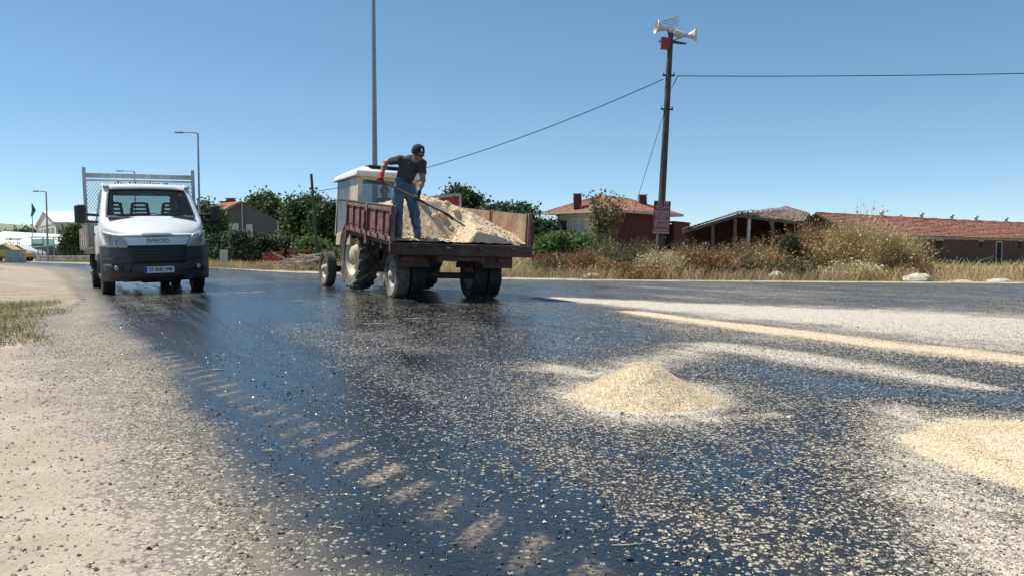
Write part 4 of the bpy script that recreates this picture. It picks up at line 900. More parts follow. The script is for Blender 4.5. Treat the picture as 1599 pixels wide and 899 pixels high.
# tipped body: rear edge is the pivot
body = bpy.data.objects.new('tipping_body', None); COL.objects.link(body); body.parent = trailer; body.location = (-.95, 0, .93); body.rotation_euler = (0, -R(5.0), 0)
BL, BW, BH = 3.22, 1.20, .56
p = MB(); p.box((BL / 2, 0, -.03), (BL, BW * 2, .06)); [p.box((.25 + .55 * k, 0, -.10), (.07, BW * 2, .09)) for k in range(6)]; p.build('floor', M_RUST, body)
p = MB(); p.box((-.03, 0, -.085), (.05, BW * 2 + .16, .20)); p.box((-.06, 0, -.01), (.03, BW * 2 + .1, .05)); rb = p.build('rear_beam', M_RUST, body, bevel=.012)
for y in (-.9, -.3, .3, .9):
    p = MB(); p.tube([(-.09, y - .04, -.05), (-.09, y + .04, -.05)], .018, 8); p.build('hinge', M_STEEL if y == .3 else M_RUST, body)
for s in (-1, 1):
    for x in (.03, BL / 2 - .02, BL / 2 + .06, BL - .03):
        p = MB(); p.box((x, s * (BW + .035), BH / 2 - .06), (.06, .07, BH + .16)); p.build('side_post', M_MAROON, body, bevel=.008)
    for h0 in (.06, BL / 2 + .09):
        h1 = h0 + BL / 2 - .14
        p = MB(); p.box(((h0 + h1) / 2, s * (BW + .03), BH - .03), (h1 - h0, .055, .06)); p.build('top_rail', M_MAROON, body, bevel=.008)
        p = MB(); p.box(((h0 + h1) / 2, s * (BW + .03), .05), (h1 - h0, .06, .07)); p.build('bottom_rail', M_MAROON, body, bevel=.008)
        n = 3; w = (h1 - h0) / n
        for k in range(n):
            c = h0 + w * (k + .5)
            pn = MB(); pn.box((c, s * (BW + .012), BH / 2 + .01), (w - .05, .018, BH - .12)); pn.build('side_panel', M_MAROON, body)
            em = MB(); em.box((c, s * (BW + .026), BH / 2 + .02), (w * .60, .016, BH * .52)); em.build('pressed_panel', M_MAROON, body, bevel=.007)
            if k: rbb = MB(); rbb.box((h0 + w * k, s * (BW + .035), BH / 2), (.045, .05, BH - .10)); rbb.build('rib', M_MAROON, body, bevel=.008)
            gs = MB(); gs.prism([(c - .05, .02), (c + .05, .02), (c + .02, .11), (c - .02, .11)], s * (BW + .055), s * (BW + .085)); gs.build('gusset', M_MAROON, body)
        p = MB(); p.box(((h0 + h1) / 2, s * (BW - .012), BH / 2 + .01), (h1 - h0, .024, BH - .03)); p.build('lining_board', M_TIMBER, body)
    for x in (BL / 2 + .02, .0):
        p = MB(); p.box((x, s * (BW + .085), .28), (.03, .03, .34)); p.box((x, s * (BW + .10), .20), (.06, .03, .05)); p.build('latch_bar', M_RUST, body)
p = MB(); p.box((BL - .02, 0, BH / 2), (.05, BW * 2, BH)); p.build('front_board', M_MAROON, body, bevel=.008)
p = MB(); p.box((BL + .01, 0, BH - .03), (.06, BW * 2 + .1, .06)); p.build('front_rail', M_MAROON, body, bevel=.008)

# ---- load of pale sand and stone
bM = Matrix.Translation(trailer.location) @ trailer.rotation_euler.to_matrix().to_4x4() @ Matrix.Translation(body.location) @ body.rotation_euler.to_matrix().to_4x4()
def sand_h(bx, by):
    d = np.hypot((bx - 1.62) * .95, by - .28); h = .86 - .385 * d - .05 * np.exp(-(d / .3) ** 2)
    h = h + .10 * (fbm(bx * 2.3, by * 2.3 + 8) - .5) + .05 * (fbm(bx * 7 + 3, by * 7) - .5)
    # dug-out corner where the man stands
    q = bx - .60 - .25 * (fbm(by * 2.5, bx * 0 + 2) - .3); cut = .05 + np.maximum(0, q) * 1.15 + 1.1 * np.maximum(0, -.05 - by + .25 * (fbm(bx * 3, by * 3) - .5))
    h = np.minimum(h, cut + .06 * (fbm(bx * 5, by * 5) - .5))
    h = np.maximum(h, .03 + .05 * (fbm(bx * 4 + 9, by * 4) - .45))
    rear = smooth(0.0, .22, bx); return np.minimum(h, .02 + rear * 2) 
ld = thing('sand_load', 'pale heap of crushed stone and sand filling the trailer bed', 'sand', (0, 0, 0)); ld.matrix_world = bM
q0 = np.linspace(.015, BL - .06, 120); q1 = np.linspace(-BW + .03, BW - .03, 100); BX, BY = np.meshgrid(q0, q1); HZ = sand_h(BX, BY)
cl = vnoise(BX * 14, BY * 14); HZ = HZ + .018 * (vnoise(BX * 22, BY * 22) - .5) + .03 * np.maximum(0, cl - .72) * (HZ > .1)
i = (np.arange(99)[:, None] * 120 + np.arange(119)[None]).ravel()
M_SAND = mat('pale_crushed_stone', (0.70, 0.545, 0.365), 0.95, var=.18, scale=7, dirt=(.52, .375, .225), dirt_amt=.7, bump=.8, bscale=55)
npmesh('sand_surface', np.stack([BX, BY, HZ], -1).reshape(-1, 3), np.stack([i, i + 1, i + 121, i + 120], 1), M_SAND, ld, smooth=True)
M_CLOD = stone_material('pale_clod', (0.48, 0.37, 0.24), (0.70, 0.58, 0.42))
n = 2600; bx = RNG.uniform(.03, BL - .1, n); by = RNG.uniform(-BW + .06, BW - .06, n); S = np.exp(RNG.normal(math.log(.011), .45, n))
stones(np.stack([bx, by, sand_h(bx, by) + S * .3], -1), S, .7, 'loose_stones', M_CLOD, ld)
for (bx_, by_, s_) in ((.92, .22, .07), (1.02, .05, .09), (.84, -.08, .06), (1.1, .38, .08), (.2, .55, .05), (.95, -.2, .07), (.12, -.62, .035), (.14, -.88, .03), (.2, .42, .06), (1.2, -.1, .06)):
    ob = MB(); rs = random.Random(int(s_ * 1e4 + bx_ * 77)); nn = 9
    ob.lathe([(.001, -.75)] + [(math.sin(PI * k / 5), -math.cos(PI * k / 5) * .75) for k in range(1, 5)] + [(.001, .75)], nn)
    ob.v = [(x * s_ * rs.uniform(.75, 1.25), z * s_ * rs.uniform(.75, 1.25), y * s_ * rs.uniform(.7, 1.1)) for x, y, z in ob.v]
    o = ob.build('clod', M_SAND, ld); o.location = (bx_, by_, float(sand_h(np.array(bx_), np.array(by_))) + s_ * .2); o.rotation_euler.z = rs.random() * 6
# long pole lying along the side board
a, b = at(515, 319, 16.3), at(614, 331.5, 12.62); a2 = bM @ Vector((BL + .75, BW + .03, BH + .03)); b2 = bM @ Vector((.10, BW + .01, BH + .02))
pm = MB(); pm.tube([a2, a2.lerp(b2, .5) + Vector((0, 0, .0)), b2], [.022, .026, .024], 8); o = pm.build('wooden_pole', mat('dark_wood', (.055, .042, .032), .8, var=.3), smooth=True); tag(o, 'long dark pole lying along the top of the trailer side', 'pole')
# ================================================================== man shovelling on the trailer
MY = 13.0
def J(px_, py_, dy=0.0): return at(px_, py_, MY + dy)
root_pos = J(636, 379); man = thing('person', 'man in dark cap, grey shirt and jeans shovelling on the trailer', 'person', root_pos)
def L(v): return tuple(Vector(v) - root_pos)
hip = J(630, 295, .02); hipA = J(622, 300, -.04); hipB = J(640, 299, .06)
kneeA = J(621, 334, -.10); ankA = J(622, 369, .04); kneeB = J(648, 334, -.02); ankB = J(652, 366, .05)
chest = J(639, 262, -.10); waist = J(631, 282, -.02); neck = J(650, 250, -.18); shA = J(624, 250, -.12); shB = J(659, 256, -.14)
elA = J(602, 254, -.05); wrA = J(595, 275, -.18); hnA = J(594, 282, -.22)
elB = J(660, 282, -.22); wrB = J(653, 303, -.34); hnB = J(651, 311, -.36)
headc = J(653, 238, -.25); chin = J(656, 247, -.30)
pr = [(L(hipA), L(hipB), .105, .105, 2), (L(hip), L(waist), .150, .140, 2, ((0, 1, 0.2), .78)), (L(waist), L(chest), .145, .165, 1, ((.2, 1, .3), .72)), (L(chest), L(lerp(shA, shB, .5)), .165, .12, 1, ((.2, 1, .3), .68)),
      (L(lerp(shA, shB, .1)), L(lerp(shA, shB, .9)), .075, .075, 1), (L(lerp(shA, shB, .5)), L(neck), .06, .056, 0), (L(neck), L(headc), .055, .06, 0),
      (L(headc + Vector((-.02, .03, .03))), L(headc + Vector((.005, -.005, -.01))), .092, .088, 0), (L(headc), L(chin), .075, .048, 0)]
fw = Vector((.55, -.75, -.35)).normalized(); sd2 = Vector((.8, .6, 0)).normalized()
pr += [(L(headc + fw * .082), L(headc + fw * .108 + Vector((0, 0, -.03))), .012, .017, 0, None, .012), (L(headc + fw * .088 + Vector((0, 0, -.065)) - sd2 * .02), L(headc + fw * .088 + Vector((0, 0, -.065)) + sd2 * .02), .012, .012, 0, None, .012)]
for s in (-1, 1): pr.append((L(headc + sd2 * s * .088 + Vector((0, .01, -.02))), L(headc + sd2 * s * .092 + Vector((0, .02, .012))), .018, .02, 0, None, .01))
mA = lerp(shA, elA, .55); mB = lerp(shB, elB, .52)
pr += [(L(shA), L(mA), .078, .062, 1), (L(mA), L(elA), .050, .043, 0), (L(elA), L(lerp(elA, wrA, .35)), .043, .045, 0), (L(lerp(elA, wrA, .35)), L(lerp(elA, wrA, .85)), .044, .032, 0), (L(lerp(elA, wrA, .85)), L(wrA), .036, .036, 4),
       (L(shB), L(mB), .080, .064, 1), (L(mB), L(elB), .052, .044, 0), (L(elB), L(lerp(elB, wrB, .35)), .044, .045, 0), (L(lerp(elB, wrB, .35)), L(lerp(elB, wrB, .85)), .044, .032, 0), (L(lerp(elB, wrB, .85)), L(wrB), .036, .036, 5)]
# trouser legs, slightly loose, with cuffs over the shoes
pr += [(L(hipA), L(kneeA), .108, .082, 2), (L(kneeA), L(lerp(kneeA, ankA, .4)), .080, .078, 2), (L(lerp(kneeA, ankA, .4)), L(ankA), .076, .062, 2),
       (L(hipB), L(kneeB), .110, .084, 2), (L(kneeB), L(lerp(kneeB, ankB, .4)), .082, .080, 2), (L(lerp(kneeB, ankB, .4)), L(ankB), .078, .064, 2)]
toeA = J(628, 377.5, -.18); heelA = J(619, 377, .08); toeB = J(667, 376.5, -.12); heelB = J(650, 376, .08)
pr += [(L(ankA), L(heelA + Vector((0, 0, .02))), .05, .045, 3), (L(heelA), L(toeA), .045, .043, 3), (L(ankB), L(heelB + Vector((0, 0, .02))), .05, .045, 3), (L(heelB), L(toeB), .046, .043, 3)]
# shovel axis through both hands
sh0 = hnA + Vector((-.0, 0, .0)); shd = (hnB - hnA).normalized(); blade = hnB + shd * ((J(691, 348, -.05) - hnB).length)
def hand(wr, hn, out, lab, inner):
    """palm, four fingers curled round the shaft and an opposed thumb"""
    r = [(L(wr), L(hn + out * .03), .036, .038, lab)]; ax_ = shd
    for q in range(4):
        o = hn + ax_ * (-.036 + .024 * q) + out * .034; k1 = o + inner * .040 - out * .012; k2 = o + inner * .050 - out * .050; k3 = o + inner * .014 - out * .072
        sc = (1, 1.06, 1.0, .85)[q]
        r += [(L(o), L(k1), .0125, .0115, lab, None, .006), (L(k1), L(o + (k2 - o) * sc), .0115, .0105, lab, None, .006), (L(o + (k2 - o) * sc), L(o + (k3 - o) * sc), .0105, .0095, lab, None, .006)]
    t0 = hn - ax_ * .045 + out * .02; r += [(L(t0), L(t0 - inner * .03 - out * .035), .015, .0125, lab, None, .008), (L(t0 - inner * .03 - out * .035), L(t0 - inner * .012 - out * .058 + ax_ * .02), .0125, .0105, lab, None, .006)]
    return r
upn = shd.cross(Vector((0, 1, 0))).normalized(); upn = upn if upn.z > 0 else -upn; sdn = shd.cross(upn)
pr += hand(wrA, hnA, upn, 4, -sdn) + hand(wrB, hnB, upn, 5, sdn)
V, Q, lab = body_mesh(pr, .0125, .032)
# crumpled cloth: push cloth vertices a little with noise
vl = np.zeros(len(V), int); vl[Q.ravel()] = np.repeat(lab, 4)
cm = (vl == 1) | (vl == 2); wv = (vnoise(V[:, 0] * 17 + V[:, 1] * 9, V[:, 2] * 24 + 50) - .5) * .022; ctr = np.array([0, 0, .5]); dirv = V * [1, 1, 0]; dirv /= np.linalg.norm(dirv, axis=1)[:, None] + 1e-6
V = V + dirv * (wv * cm)[:, None]
npmesh('body', V, Q, [M_SKIN, M_SHIRT, M_JEAN, M_SHOE, M_GLOVE, M_GLOVE_K], man, smooth=True, fmat=lab)
# cap with visor and a pale crest
cM = Matrix.Translation(L(headc + Vector((-.012, .02, .03)))) @ Matrix((sd2, fw.cross(sd2).cross(sd2) * -1 if False else -(sd2.cross(fw).cross(sd2)), sd2.cross(fw))).transposed().to_4x4()
fz = sd2.cross(fw); fz = fz if fz.z > 0 else -fz; fy = fz.cross(sd2); fy = fy if fy.dot(fw) > 0 else -fy
cM = Matrix((sd2, fy, fz)).transposed().to_4x4(); cM.translation = Vector(L(headc + Vector((-.012, .018, .035)) + fy * .022 - fz * .004))
cp = MB(); cp.lathe([(.109, -.04), (.111, .0), (.104, .035), (.088, .075), (.055, .098), (.001, .108)], 24, cM @ Matrix.Rotation(PI / 2, 4, 'X')); cp.tube([cM @ Vector((0, 0, .105)), cM @ Vector((0, 0, .113))], .01, 8)
cap = cp.build('cap', M_CAP, man, smooth=True)
vz = MB(); vz.grid(lambda u, v: cM @ Vector(((.103 - .012 * v) * math.sin(R(-62 + 124 * u)) * (1 - .05 * v), (.10) * math.cos(R(-62 + 124 * u)) + .075 * v * math.cos(R(-62 + 124 * u)) ** .5, -.032 - .012 * v - .02 * math.sin(R(-62 + 124 * u)) ** 2)), 14, 5)
vz.build('visor', M_CAP, cap, smooth=True, solid=.006)
em = MB(); em.add([cM @ Vector(p_) for p_ in [(-.018, .107, .045), (.0, .110, .065), (.018, .107, .05), (.012, .111, .012), (-.008, .111, .015)]], [(0, 1, 2, 3, 4)]); em.build('crest', M_PRINT_W, cap, solid=.004)
hr = MB(); hr.lathe([(.094, -.07), (.097, -.035), (.095, .0)], 20, cM @ Matrix.Translation((0, -.012, 0)) @ Matrix.Rotation(PI / 2, 4, 'X'))
hr.f = [f for f in hr.f if np.mean([(cM.inverted() @ Vector(hr.v[i]))[1] for i in f]) < -.01]; hr.build('hair', M_HAIR, man, smooth=True)
# shovel
shv = thing('shovel', 'long-handled shovel held by the man and stuck in the sand', 'shovel', sh0)
q = MB(); st_ = hnA - shd * .06; q.tube([st_ - sh0, (st_ + blade) * .5 - sh0, blade - sh0], [.018, .021, .019], 8); q.build('handle', mat('worn_shovel_wood', (.10, .07, .045), .7, var=.3), shv, smooth=True)
bl = MB(); bM2 = Matrix((shd, sdn, upn)).transposed().to_4x4(); bM2.translation = blade - sh0
bl.grid(lambda u, v: bM2 @ Vector((.02 + .28 * v, (u - .5) * .24 * (1 - .35 * v * v), -.03 * math.cos((u - .5) * 2.4) - .02 * v)), 8, 6); bl.tube([bM2 @ Vector((-.08, 0, 0)), bM2 @ Vector((.08, 0, -.025))], .024, 8); bl.build('blade', M_DARK, shv, smooth=True, solid=.004)
# ================================================================== buildings
def ngz(x, y): return float(ground_z(np.array(float(x)), np.array(float(y))))
M_TILE = mat('red_clay_tile', (0.42, 0.175, 0.105), 0.85, var=.28, scale=2.2, dirt=(.30, .19, .14), dirt_amt=.6)
M_TILE_OLD = mat('old_brown_tile', (0.17, 0.115, 0.088), 0.9, var=.35, scale=2.2, dirt=(.22, .185, .15), dirt_amt=.6)
M_CREAMW = mat('cream_render', (0.62, 0.55, 0.44), 0.9, var=.08, scale=1.5)
M_MAROONW = mat('maroon_wall', (0.125, 0.035, 0.032), 0.85, var=.15, scale=1.5)
M_GREYW = mat('grey_render', (0.135, 0.13, 0.13), 0.9, var=.08, scale=1.2)
M_BRICK = mat('shade_toned_brick', (0.115, 0.062, 0.05), 0.9, var=.3, scale=3, dirt=(.10, .06, .05), dirt_amt=.6, bump=.4, bscale=18)  # brick colour darkened to carry the shade on the barn front
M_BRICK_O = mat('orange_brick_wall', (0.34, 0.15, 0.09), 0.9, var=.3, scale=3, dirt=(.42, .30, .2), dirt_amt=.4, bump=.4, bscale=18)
M_WFRAME = mat('white_window_frame', (0.75, 0.75, 0.72), 0.5, var=.05)
M_PANE = mat('dark_window_pane', (0.05, 0.06, 0.065), 0.06, var=.2, spec=.8)
M_CURTAIN = mat('curtained_pane', (0.45, 0.48, 0.47), 0.15, var=.2, scale=4)
M_SOFFIT = mat('pale_soffit', (0.60, 0.53, 0.46), 0.8, var=.08)
M_CONC = mat('weathered_concrete', (0.50, 0.475, 0.43), 0.9, var=.2, scale=3)
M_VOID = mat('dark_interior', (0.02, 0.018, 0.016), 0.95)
M_OLDWOOD = mat('grey_old_wood', (0.12, 0.098, 0.078), 0.9, var=.3, scale=4)
def tile_roof(name, e0, e1, r1, r0, rows, cols, m, parent, step=.035, wave=.03, jit=.012, sag=0.0, seed=1):
    """tiled slope from the eave e0-e1 up to the ridge r0-r1: overlapping rows of curved tiles"""
    e0, e1, r0, r1 = (Vector(v) for v in (e0, e1, r0, r1)); rs = random.Random(seed); nrm = (e1 - e0).cross(r0 - e0).normalized(); nrm = nrm if nrm.z > 0 else -nrm
    vs = []; fs = []; sub = 2; W = cols * sub + 1
    for r in range(rows):
        off = [rs.uniform(-jit, jit) for _ in range(cols + 1)]
        for e, v in ((0, r / rows), (1, min(1, (r + 1.12) / rows))):
            a, b = e0.lerp(r0, v), e1.lerp(r1, v)
            for k in range(W):
                u = k / (W - 1); p = a.lerp(b, u); h = (step + off[k // sub]) * (1 - e) + wave * (k % 2) + .004 * e
                p = p + nrm * h; p.z -= sag * math.sin(PI * u) * (1 - .3 * v) + sag * .35 * math.sin(5 * u * PI + 1); vs.append(p)
        o = r * 2 * W
        for k in range(W - 1): fs.append((o + k, o + k + 1, o + W + k + 1, o + W + k))
    mb = MB().add(vs, fs)
    o0 = len(mb.v)                                              # eave thickness
    a = [Vector(mb.v[k]) for k in range(W)]; mb.add(a + [p - Vector((0, 0, .07)) for p in a], [(k, k + 1, W + k + 1, W + k) for k in range(W - 1)])
    return mb.build(name, m, parent, fix=False)
def window(parent, c, t, up, out, w, h, pane=None, bars=1, depth=.05):
    """framed window centred at c in the wall plane; t = along the wall, out = wall normal"""
    c, t, out = Vector(c), Vector(t).normalized(), Vector(out).normalized(); M = Matrix((t, -out, Vector((0, 0, 1)))).transposed().to_4x4(); M.translation = c + out * .0
    pb = MB().box((0, .0, 0), (w, .02, h), M); pn = pb.build('window', pane or M_PANE, parent); pn_ = pn
    fr = MB(); b = .07
    for s in (-1, 1): fr.box((s * (w / 2 + b / 2), -.03, 0), (b, depth, h + 2 * b), M); fr.box((0, -.03, s * (h / 2 + b / 2)), (w, depth, b), M)
    for k in range(bars): fr.box((w * ((k + 1) / (bars + 1) - .5), -.025, 0), (.05, depth * .8, h), M)
    fr.build('frame', M_WFRAME, pn); sl = MB().box((0, -.06, -h / 2 - b - .03), (w + .3, .16, .05), M); sl.build('sill', M_WFRAME, pn)
    return pn
def quad_wall(parent, name, a, b, z0, z1a, z1b, m, thick=.2, inward=None):
    a, b = Vector((a[0], a[1], 0)), Vector((b[0], b[1], 0)); n = Vector(inward).normalized() * thick
    vs = []
    for q in (Vector((0, 0, 0)), n):
        vs += [a + q + Vector((0, 0, z0)), b + q + Vector((0, 0, z0)), b + q + Vector((0, 0, z1b)), a + q + Vector((0, 0, z1a))]
    return MB().add(vs, [(0, 1, 2, 3), (7, 6, 5, 4), (0, 4, 5, 1), (1, 5, 6, 2), (2, 6, 7, 3), (3, 7, 4, 0)]).build(name, m, parent)
def chimney(parent, c, w, z0, z1, m):
    b = MB().box((c[0], c[1], (z0 + z1) / 2), (w, w, z1 - z0)).build('chimney', m, parent, bevel=.01)
    MB().box((c[0], c[1], z1 + .10), (w * 1.25, w * 1.25, .06)).build('chimney_cap', M_STEEL, b); MB().box((c[0], c[1], z1 + .035), (w * .8, w * .8, .07)).build('flue', M_VOID, b)
# ---- house with red hip roof, corner towards the road
C0 = Vector((7.75, 60, 0)); dl, dr_ = Vector((-.77, .64, 0)), Vector((.64, .77, 0)); L1, L2 = 5.2, 9.0; HG = ngz(8, 60); EV = 4.05
house = thing('house', 'cream and maroon house with red tiled hip roof and two chimneys', 'house', (0, 0, 0))
w1 = quad_wall(house, 'cream_wall', C0, C0 + dl * L1, HG - .2, EV, EV, M_CREAMW, inward=dr_)
w2 = quad_wall(house, 'maroon_wall', C0, C0 + dr_ * L2, HG - .2, EV, EV, M_MAROONW, inward=dl)
quad_wall(house, 'back_wall', C0 + dl * L1, C0 + dl * L1 + dr_ * L2, HG - .2, EV, EV, M_CREAMW, inward=-dl); quad_wall(house, 'end_wall', C0 + dr_ * L2, C0 + dr_ * L2 + dl * L1, HG - .2, EV, EV, M_MAROONW, inward=-dr_)
window(house, C0 + dl * 1.0 + Vector((0, 0, 2.65)) - dr_ * .02, dl, 0, -dr_, 1.35, 1.75, M_CURTAIN, 2); window(house, C0 + dl * 3.05 + Vector((0, 0, 2.75)) - dr_ * .02, dl, 0, -dr_, 1.15, 1.35, M_CURTAIN, 1)
dd = MB(); Md = Matrix((dl, dr_, Vector((0, 0, 1)))).transposed().to_4x4(); Md.translation = C0 + dl * 4.65; dd.box((0, -.02, 2.45), (.7, .06, 1.9), Md); dd.build('balcony_door', M_PANE, house)
bal = MB(); Mb = Matrix((dl, dr_, Vector((0, 0, 1)))).transposed().to_4x4(); Mb.translation = C0 + dl * 4.9; bal.box((.3, -.6, 1.2), (2.6, 1.2, .14), Mb); bal.box((.3, -1.17, 1.75), (2.6, .06, .06), Mb); [bal.box((-.9 + .4 * k, -1.17, 1.5), (.04, .04, .5), Mb) for k in range(7)]; bal.build('balcony', M_OLDWOOD, house)
col_ = MB(); col_.box((1.35, -1.1, 2.6), (.18, .18, 2.9), Mb); col_.build('balcony_post', M_CREAMW, house)
dsh = MB(); dsh.lathe([(.001, .06), (.25, .03), (.42, -.06)], 16, Mb @ Matrix.Translation((-.9, -1.2, 2.2))); dsh.build('satellite_dish', M_WFRAME, house, smooth=True)
ov = 1.0; q = [C0 - dl * ov - dr_ * ov, C0 + dl * (L1 + ov) - dr_ * ov, C0 + dl * (L1 + ov) + dr_ * (L2 + ov), C0 - dl * ov + dr_ * (L2 + ov)]
mid = C0 + dl * L1 / 2; rg0 = mid + dr_ * 2.4 + Vector((0, 0, EV + 1.35)); rg1 = mid + dr_ * (L2 - 2.4) + Vector((0, 0, EV + 1.35))
qz = [v + Vector((0, 0, EV - .05)) for v in q]
rf = bpy.data.objects.new('roof', None); COL.objects.link(rf); rf.parent = house
for nm, a, b, c, d in (('roof_slope', qz[0], qz[1], rg0, rg0), ('roof_slope', qz[3], qz[0], rg0, rg1), ('roof_slope', qz[1], qz[2], rg1, rg0), ('roof_slope', qz[2], qz[3], rg1, rg1)): tile_roof(nm, a, b, c, d, 14, 30, M_TILE, rf, wave=.035)
MB().add([v - Vector((0, 0, .09)) for v in qz], [(0, 1, 2, 3)]).build('soffit', M_SOFFIT, rf, solid=.06)
fa = MB(); [fa.beam(qz[k] - Vector((0, 0, .07)), qz[(k + 1) % 4] - Vector((0, 0, .07)), .06, .16) for k in range(4)]; fa.build('fascia', M_SOFFIT, rf)
for c_, z1 in (((at(903, 0, 61.5).x, 61.5), at(903, 305.5, 61.5).z), ((at(1006, 0, 66).x, 66), at(1006, 307, 66).z)): chimney(house, c_, .62, EV + .2, z1, M_MAROONW)
an0 = C0 + dr_ * (L2 + .01); quad_wall(house, 'annexe_wall', an0 - dl * .6, an0 + dr_ * 3.0 - dl * .6, HG - .2, 3.35, 3.3, M_MAROONW, inward=dl); MB().add([an0 - dl * .7 + Vector((0, 0, 3.4)), an0 - dl * .7 + dr_ * 3.1 + Vector((0, 0, 3.35)), an0 + dl * 3 + dr_ * 3.1 + Vector((0, 0, 3.45)), an0 + dl * 3 + Vector((0, 0, 3.45))], [(0, 1, 2, 3)]).build('annexe_roof', M_DARK, house, solid=.08)
quad_wall(house, 'annexe_side', an0 + dr_ * 3.0 - dl * .6, an0 + dr_ * 3.0 + dl * 3, HG - .2, 3.3, 3.3, M_MAROONW, inward=-dr_)

# ---- open shed with a sagging tiled roof
shed = thing('open_shed', 'dilapidated open shed with sagging brown tile roof on timber posts', 'shed', (0, 0, 0))
S = 1.18
def sp(px_, py_, Y): return at(px_, py_, Y * S)
F0, F1 = sp(1150, 333.5, 44), sp(1254, 346.5, 46); RB0, RB1 = sp(1156, 329.5, 50), sp(1226, 323, 51); HR = sp(1264, 333, 51); LE0, LE1 = sp(1066, 359, 44), sp(1082, 354, 50)
tile_roof('roof_slope', F0, F1, RB1, RB0, 12, 44, M_TILE_OLD, shed, sag=.10, jit=.03, seed=3); tile_roof('roof_slope', F1, F1.lerp(HR, .99), RB1, RB1, 9, 14, M_TILE_OLD, shed, sag=.03, jit=.03, seed=4)
tile_roof('roof_slope', LE1, LE0, F0, RB0, 14, 36, M_TILE_OLD, shed, sag=.06, jit=.03, seed=5)
for (a, b) in ((LE0, F0), (F0, F1), (LE0, LE1), (F1, HR)): MB().beam(a - Vector((0, 0, .16)), b - Vector((0, 0, .16)), .14, .18).build('roof_beam', M_OLDWOOD, shed)
for k in range(9):
    a = F0.lerp(F1, (k + .5) / 9); b = RB0.lerp(RB1, (k + .5) / 9); MB().beam(a - Vector((0, 0, .12)), b - Vector((0, 0, .12)), .08, .10).build('rafter', M_OLDWOOD, shed)
for (px_, Y, top) in ((1113, 44.3, 0), (1147, 44.2, 0), (1168, 44.4, 0), (1205, 44.8, 0), (1252, 46, 0)):
    c = sp(px_, 380, Y); z1 = (LE0.lerp(F0, (px_ - 1066) / 84).z if px_ < 1150 else F0.lerp(F1, min(1, (px_ - 1150) / 104)).z) - .28
    MB().box((c.x, c.y, (z1 - .6) / 2), (.20, .20, z1 + .6), rot=(0, R(random.uniform(-2, 2)), 0)).build('post', M_CONC if px_ == 1168 else M_OLDWOOD, shed, bevel=.02)
bk_ = [Vector((LE1.x, LE1.y, -.8)), Vector((HR.x, HR.y, -.8)), HR - Vector((0, 0, .2)), RB1 - Vector((0, 0, .22)), RB0 - Vector((0, 0, .22)), LE1 - Vector((0, 0, .22))]
MB().add(bk_ + [p_ + Vector((0, .25, 0)) for p_ in bk_], [(0, 1, 2, 3, 4, 5), (11, 10, 9, 8, 7, 6)] + [(k, (k + 1) % 6, (k + 1) % 6 + 6, k + 6) for k in range(6)]).build('back_wall', M_BRICK, shed)
quad_wall(shed, 'side_wall', LE0 + Vector((.1, .3, 0)), LE1 + Vector((.1, 0, 0)), -.8, LE0.z - .3, LE1.z - .3, M_BRICK, inward=(1, 0, 0)); quad_wall(shed, 'side_wall', F1 + Vector((-.1, .3, 0)), HR + Vector((-.1, -.05, 0)), -.8, F1.z - .32, HR.z - .3, M_BRICK, inward=(-1, 0, 0))
quad_wall(shed, 'manger', sp(1180, 0, 47), sp(1250, 0, 47.5), -.8, 1.2, 1.2, M_OLDWOOD, inward=(0, 1, 0))
lw = MB().beam(sp(1095, 398, 43.6), sp(1140, 396.5, 43.6), .3, .16); lw.build('low_bench', M_CONC, shed)
MB().add([LE0 - Vector((0, 0, .3)), F0 - Vector((0, 0, .3)), F0.lerp(RB0, .9) - Vector((0, 0, .3)), LE0.lerp(LE1, .9) - Vector((0, 0, .3))], [(0, 1, 2, 3)]).build('ceiling_boards', M_OLDWOOD, shed, solid=.03)

# ---- long brick barn
barn = thing('brick_barn', 'long low brick barn with red tiled roof and five ridge vents', 'barn', (0, 0, 0))
B0 = Vector((25.4, 57.5, 0)); be, bd_ = Vector((.82, .57, 0)).normalized(), Vector((-.57, .82, 0)).normalized(); BLn, BD = 46.0, 5.6; BZ = -.75; BE, BR = 2.28, 3.72
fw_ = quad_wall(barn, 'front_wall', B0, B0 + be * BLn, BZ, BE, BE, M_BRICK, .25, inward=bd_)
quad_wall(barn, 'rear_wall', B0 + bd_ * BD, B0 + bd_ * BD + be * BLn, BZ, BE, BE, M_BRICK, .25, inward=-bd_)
g0 = MB(); ga, gb, gc = B0, B0 + bd_ * BD, B0 + bd_ * BD / 2; Zv = lambda v, z: Vector((v.x, v.y, z))
for t_, nm in ((0, 'gable_wall'), (BLn, 'end_gable_wall')):
    o_ = be * t_; g0 = MB(); ins = be * (.25 if t_ == 0 else -.25); pts = [Zv(ga + o_, BZ), Zv(gb + o_, BZ), Zv(gb + o_, BE - .02), Zv(gc + o_, BR - .06), Zv(ga + o_, BE - .02)]
    o_ = -be * .012 if t_ == 0 else be * .012; pts = [p_ + o_ for p_ in pts]
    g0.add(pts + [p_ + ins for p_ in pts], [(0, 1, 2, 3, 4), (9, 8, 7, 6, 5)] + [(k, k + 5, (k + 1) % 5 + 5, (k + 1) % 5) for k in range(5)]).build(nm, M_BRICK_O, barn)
oh, og = .45, .35; sl = (BR - BE) / (BD / 2)
e0 = Zv(B0 - bd_ * oh - be * og, BE - oh * sl + .06); e1 = Zv(B0 - bd_ * oh + be * (BLn + og), BE - oh * sl + .06); r0 = Zv(gc - be * og, BR + .06); r1 = Zv(gc + be * (BLn + og), BR + .06)
rs_ = tile_roof('roof_slope', e0, e1, r1, r0, 13, 150, M_TILE, barn, step=.06, wave=.010, jit=.014, sag=.05, seed=8)
